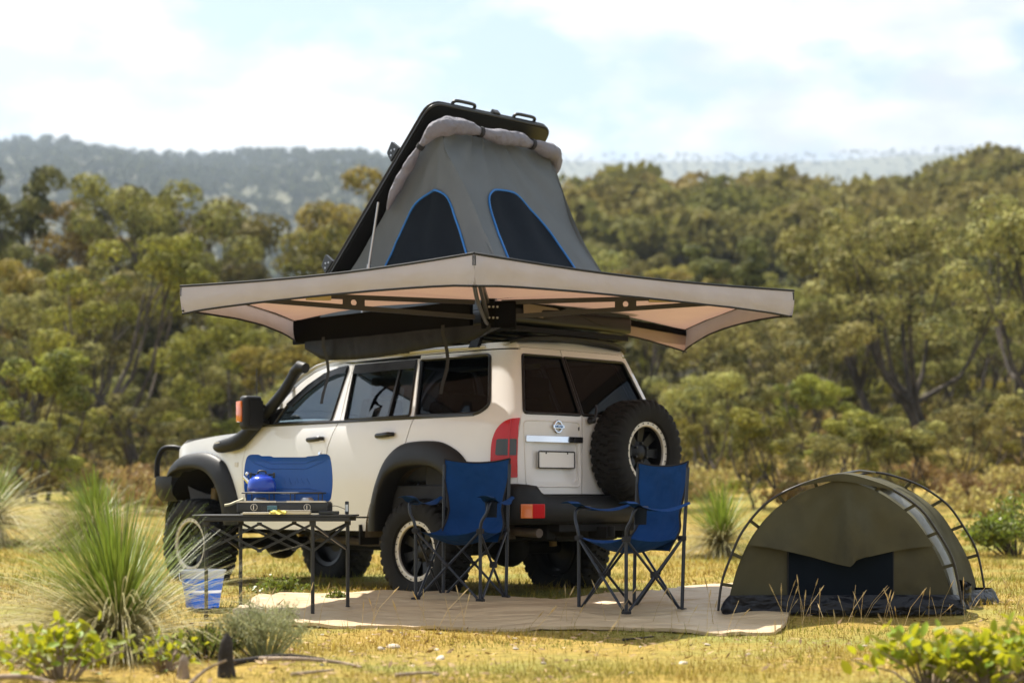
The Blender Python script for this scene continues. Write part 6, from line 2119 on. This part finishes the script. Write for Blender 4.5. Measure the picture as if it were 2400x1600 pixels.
# undergrowth between the trunks
def undergrowth(n, seed):
    rng = np.random.default_rng(seed)
    d = 46 * (150 / 46) ** rng.random(n)
    u = rng.uniform(-0.45, 0.45, n)
    x = u * d
    z = gh_np(x, d)
    h = rng.uniform(0.5, 1.7, n)
    per = 46
    dirs = unit(rng.normal(0, 1, (n, per, 3)) + np.array([0, 0, 0.6]))
    p = np.stack([x, d, z + h * 0.35], 1)[:, None, :] + dirs * h[:, None, None] * np.array([0.9, 0.9, 0.65]) * (0.6 + 0.4 * rng.random((n, per, 1)))
    C = p.reshape(-1, 3)
    S = np.repeat(0.30 * h ** 0.5, per)
    m_ = len(C)
    v, f = leaf_cards(C, rng.normal(0, 1, (m_, 3)), dirs.reshape(-1, 3) + rng.normal(0, 0.5, (m_, 3)), S * (0.7 + 0.6 * rng.random(m_)), S * 0.6 * (0.7 + 0.6 * rng.random(m_)))
    return np_obj('undergrowth', v, f, 'leaf_under')
mat('leaf_under', (0.17, 0.155, 0.045), rough=0.8, spec=0.1, island=0.35, hue=0.02, col2=(0.25, 0.185, 0.06), c2scale=0.35, c2lo=0.45, c2hi=0.6, trans=(0.3, None))
tag(undergrowth(2600, 81), 'dry olive undergrowth covering the ground between the trunks', 'undergrowth', kind='stuff')

# far woods: many small crowns, too many to count
mat('leaf_far', (0.070, 0.078, 0.030), rough=0.9, spec=0.05, island=0.15)
def far_wood(name, n, d0, d1, u0, u1, hgt, per, size, label, seed, power=1.0, lm='leaf_hill'):
    rng = np.random.default_rng(seed)
    d = d0 + (d1 - d0) * rng.random(n) ** power
    u = u0 + (u1 - u0) * rng.random(n)
    x = u * d
    z = gh_np(x, d)
    H = hgt * (0.7 + 0.6 * rng.random(n))
    wv = H * (0.30 + 0.16 * rng.random(n))
    nb = 4
    C = []
    S = []
    Nn = []
    for b in range(nb):
        cx = x + rng.normal(0, 0.45, n) * wv
        cy = d + rng.normal(0, 0.45, n) * wv
        cz = z + H * (0.55 + 0.32 * rng.random(n))
        rc = wv * (0.5 + 0.35 * rng.random(n))
        dirs = unit(rng.normal(0, 1, (n, per, 3)) + np.array([0, 0, 0.5]))
        p = np.stack([cx, cy, cz], 1)[:, None, :] + dirs * rc[:, None, None] * np.array([1, 1, 0.75]) * (0.7 + 0.3 * rng.random((n, per, 1)))
        C.append(p.reshape(-1, 3))
        Nn.append(dirs.reshape(-1, 3))
        S.append(np.repeat(rc * size, per))
    C, Nn, S = np.concatenate(C), np.concatenate(Nn), np.concatenate(S)
    m_ = len(C)
    v, f = leaf_cards(C, rng.normal(0, 1, (m_, 3)), Nn + rng.normal(0, 0.5, (m_, 3)), S * (0.7 + 0.6 * rng.random(m_)), S * 0.75 * (0.7 + 0.6 * rng.random(m_)))
    return tag(np_obj(name, v, f, lm), label, 'trees', kind='stuff')
far_wood('hillside_wood', 1900, 150, 420, 0.0, 0.45, 7.5, 50, 0.45, 'dense wood covering the right hillside', 71)
far_wood('valley_wood', 1500, 130, 850, -0.45, 0.04, 8.0, 44, 0.48, 'wood in the valley beyond the left gum trees', 72)
far_wood('ridge_wood', 5200, 850, 2200, -0.42, 0.25, 13.0, 12, 0.95, 'far hazy wood on the ridge left of the tent', 73, 0.8, 'leaf_far')
far_wood('horizon_wood', 4200, 3000, 4500, -0.40, 0.40, 9.0, 7, 1.5, 'blue far wood along the horizon', 74, 1.0, 'leaf_far')
# ---------------------------------------------------------------- haze
hz = bpy.data.materials.new('haze_air')
hz.use_nodes = True
nt = hz.node_tree
nt.nodes.remove(nt.nodes['Principled BSDF'])
pv = nt.nodes.new('ShaderNodeVolumePrincipled')
pv.inputs['Color'].default_value = (0.70, 0.84, 1.0, 1)
pv.inputs['Density'].default_value = 0.00017
pv.inputs['Anisotropy'].default_value = 0.35
nt.links.new(pv.outputs[0], nt.nodes['Material Output'].inputs['Volume'])
MATS['haze_air'] = hz
hb_ = MB().box((0, 4000, 425), (24000, 8400, 860))
ho = hb_.build('haze', 'haze_air')
tag(ho, 'thin pale haze between the camp and the far ridges', 'haze', kind='stuff')
SC.cycles.volume_bounces = 0
SC.cycles.volume_step_rate = 10
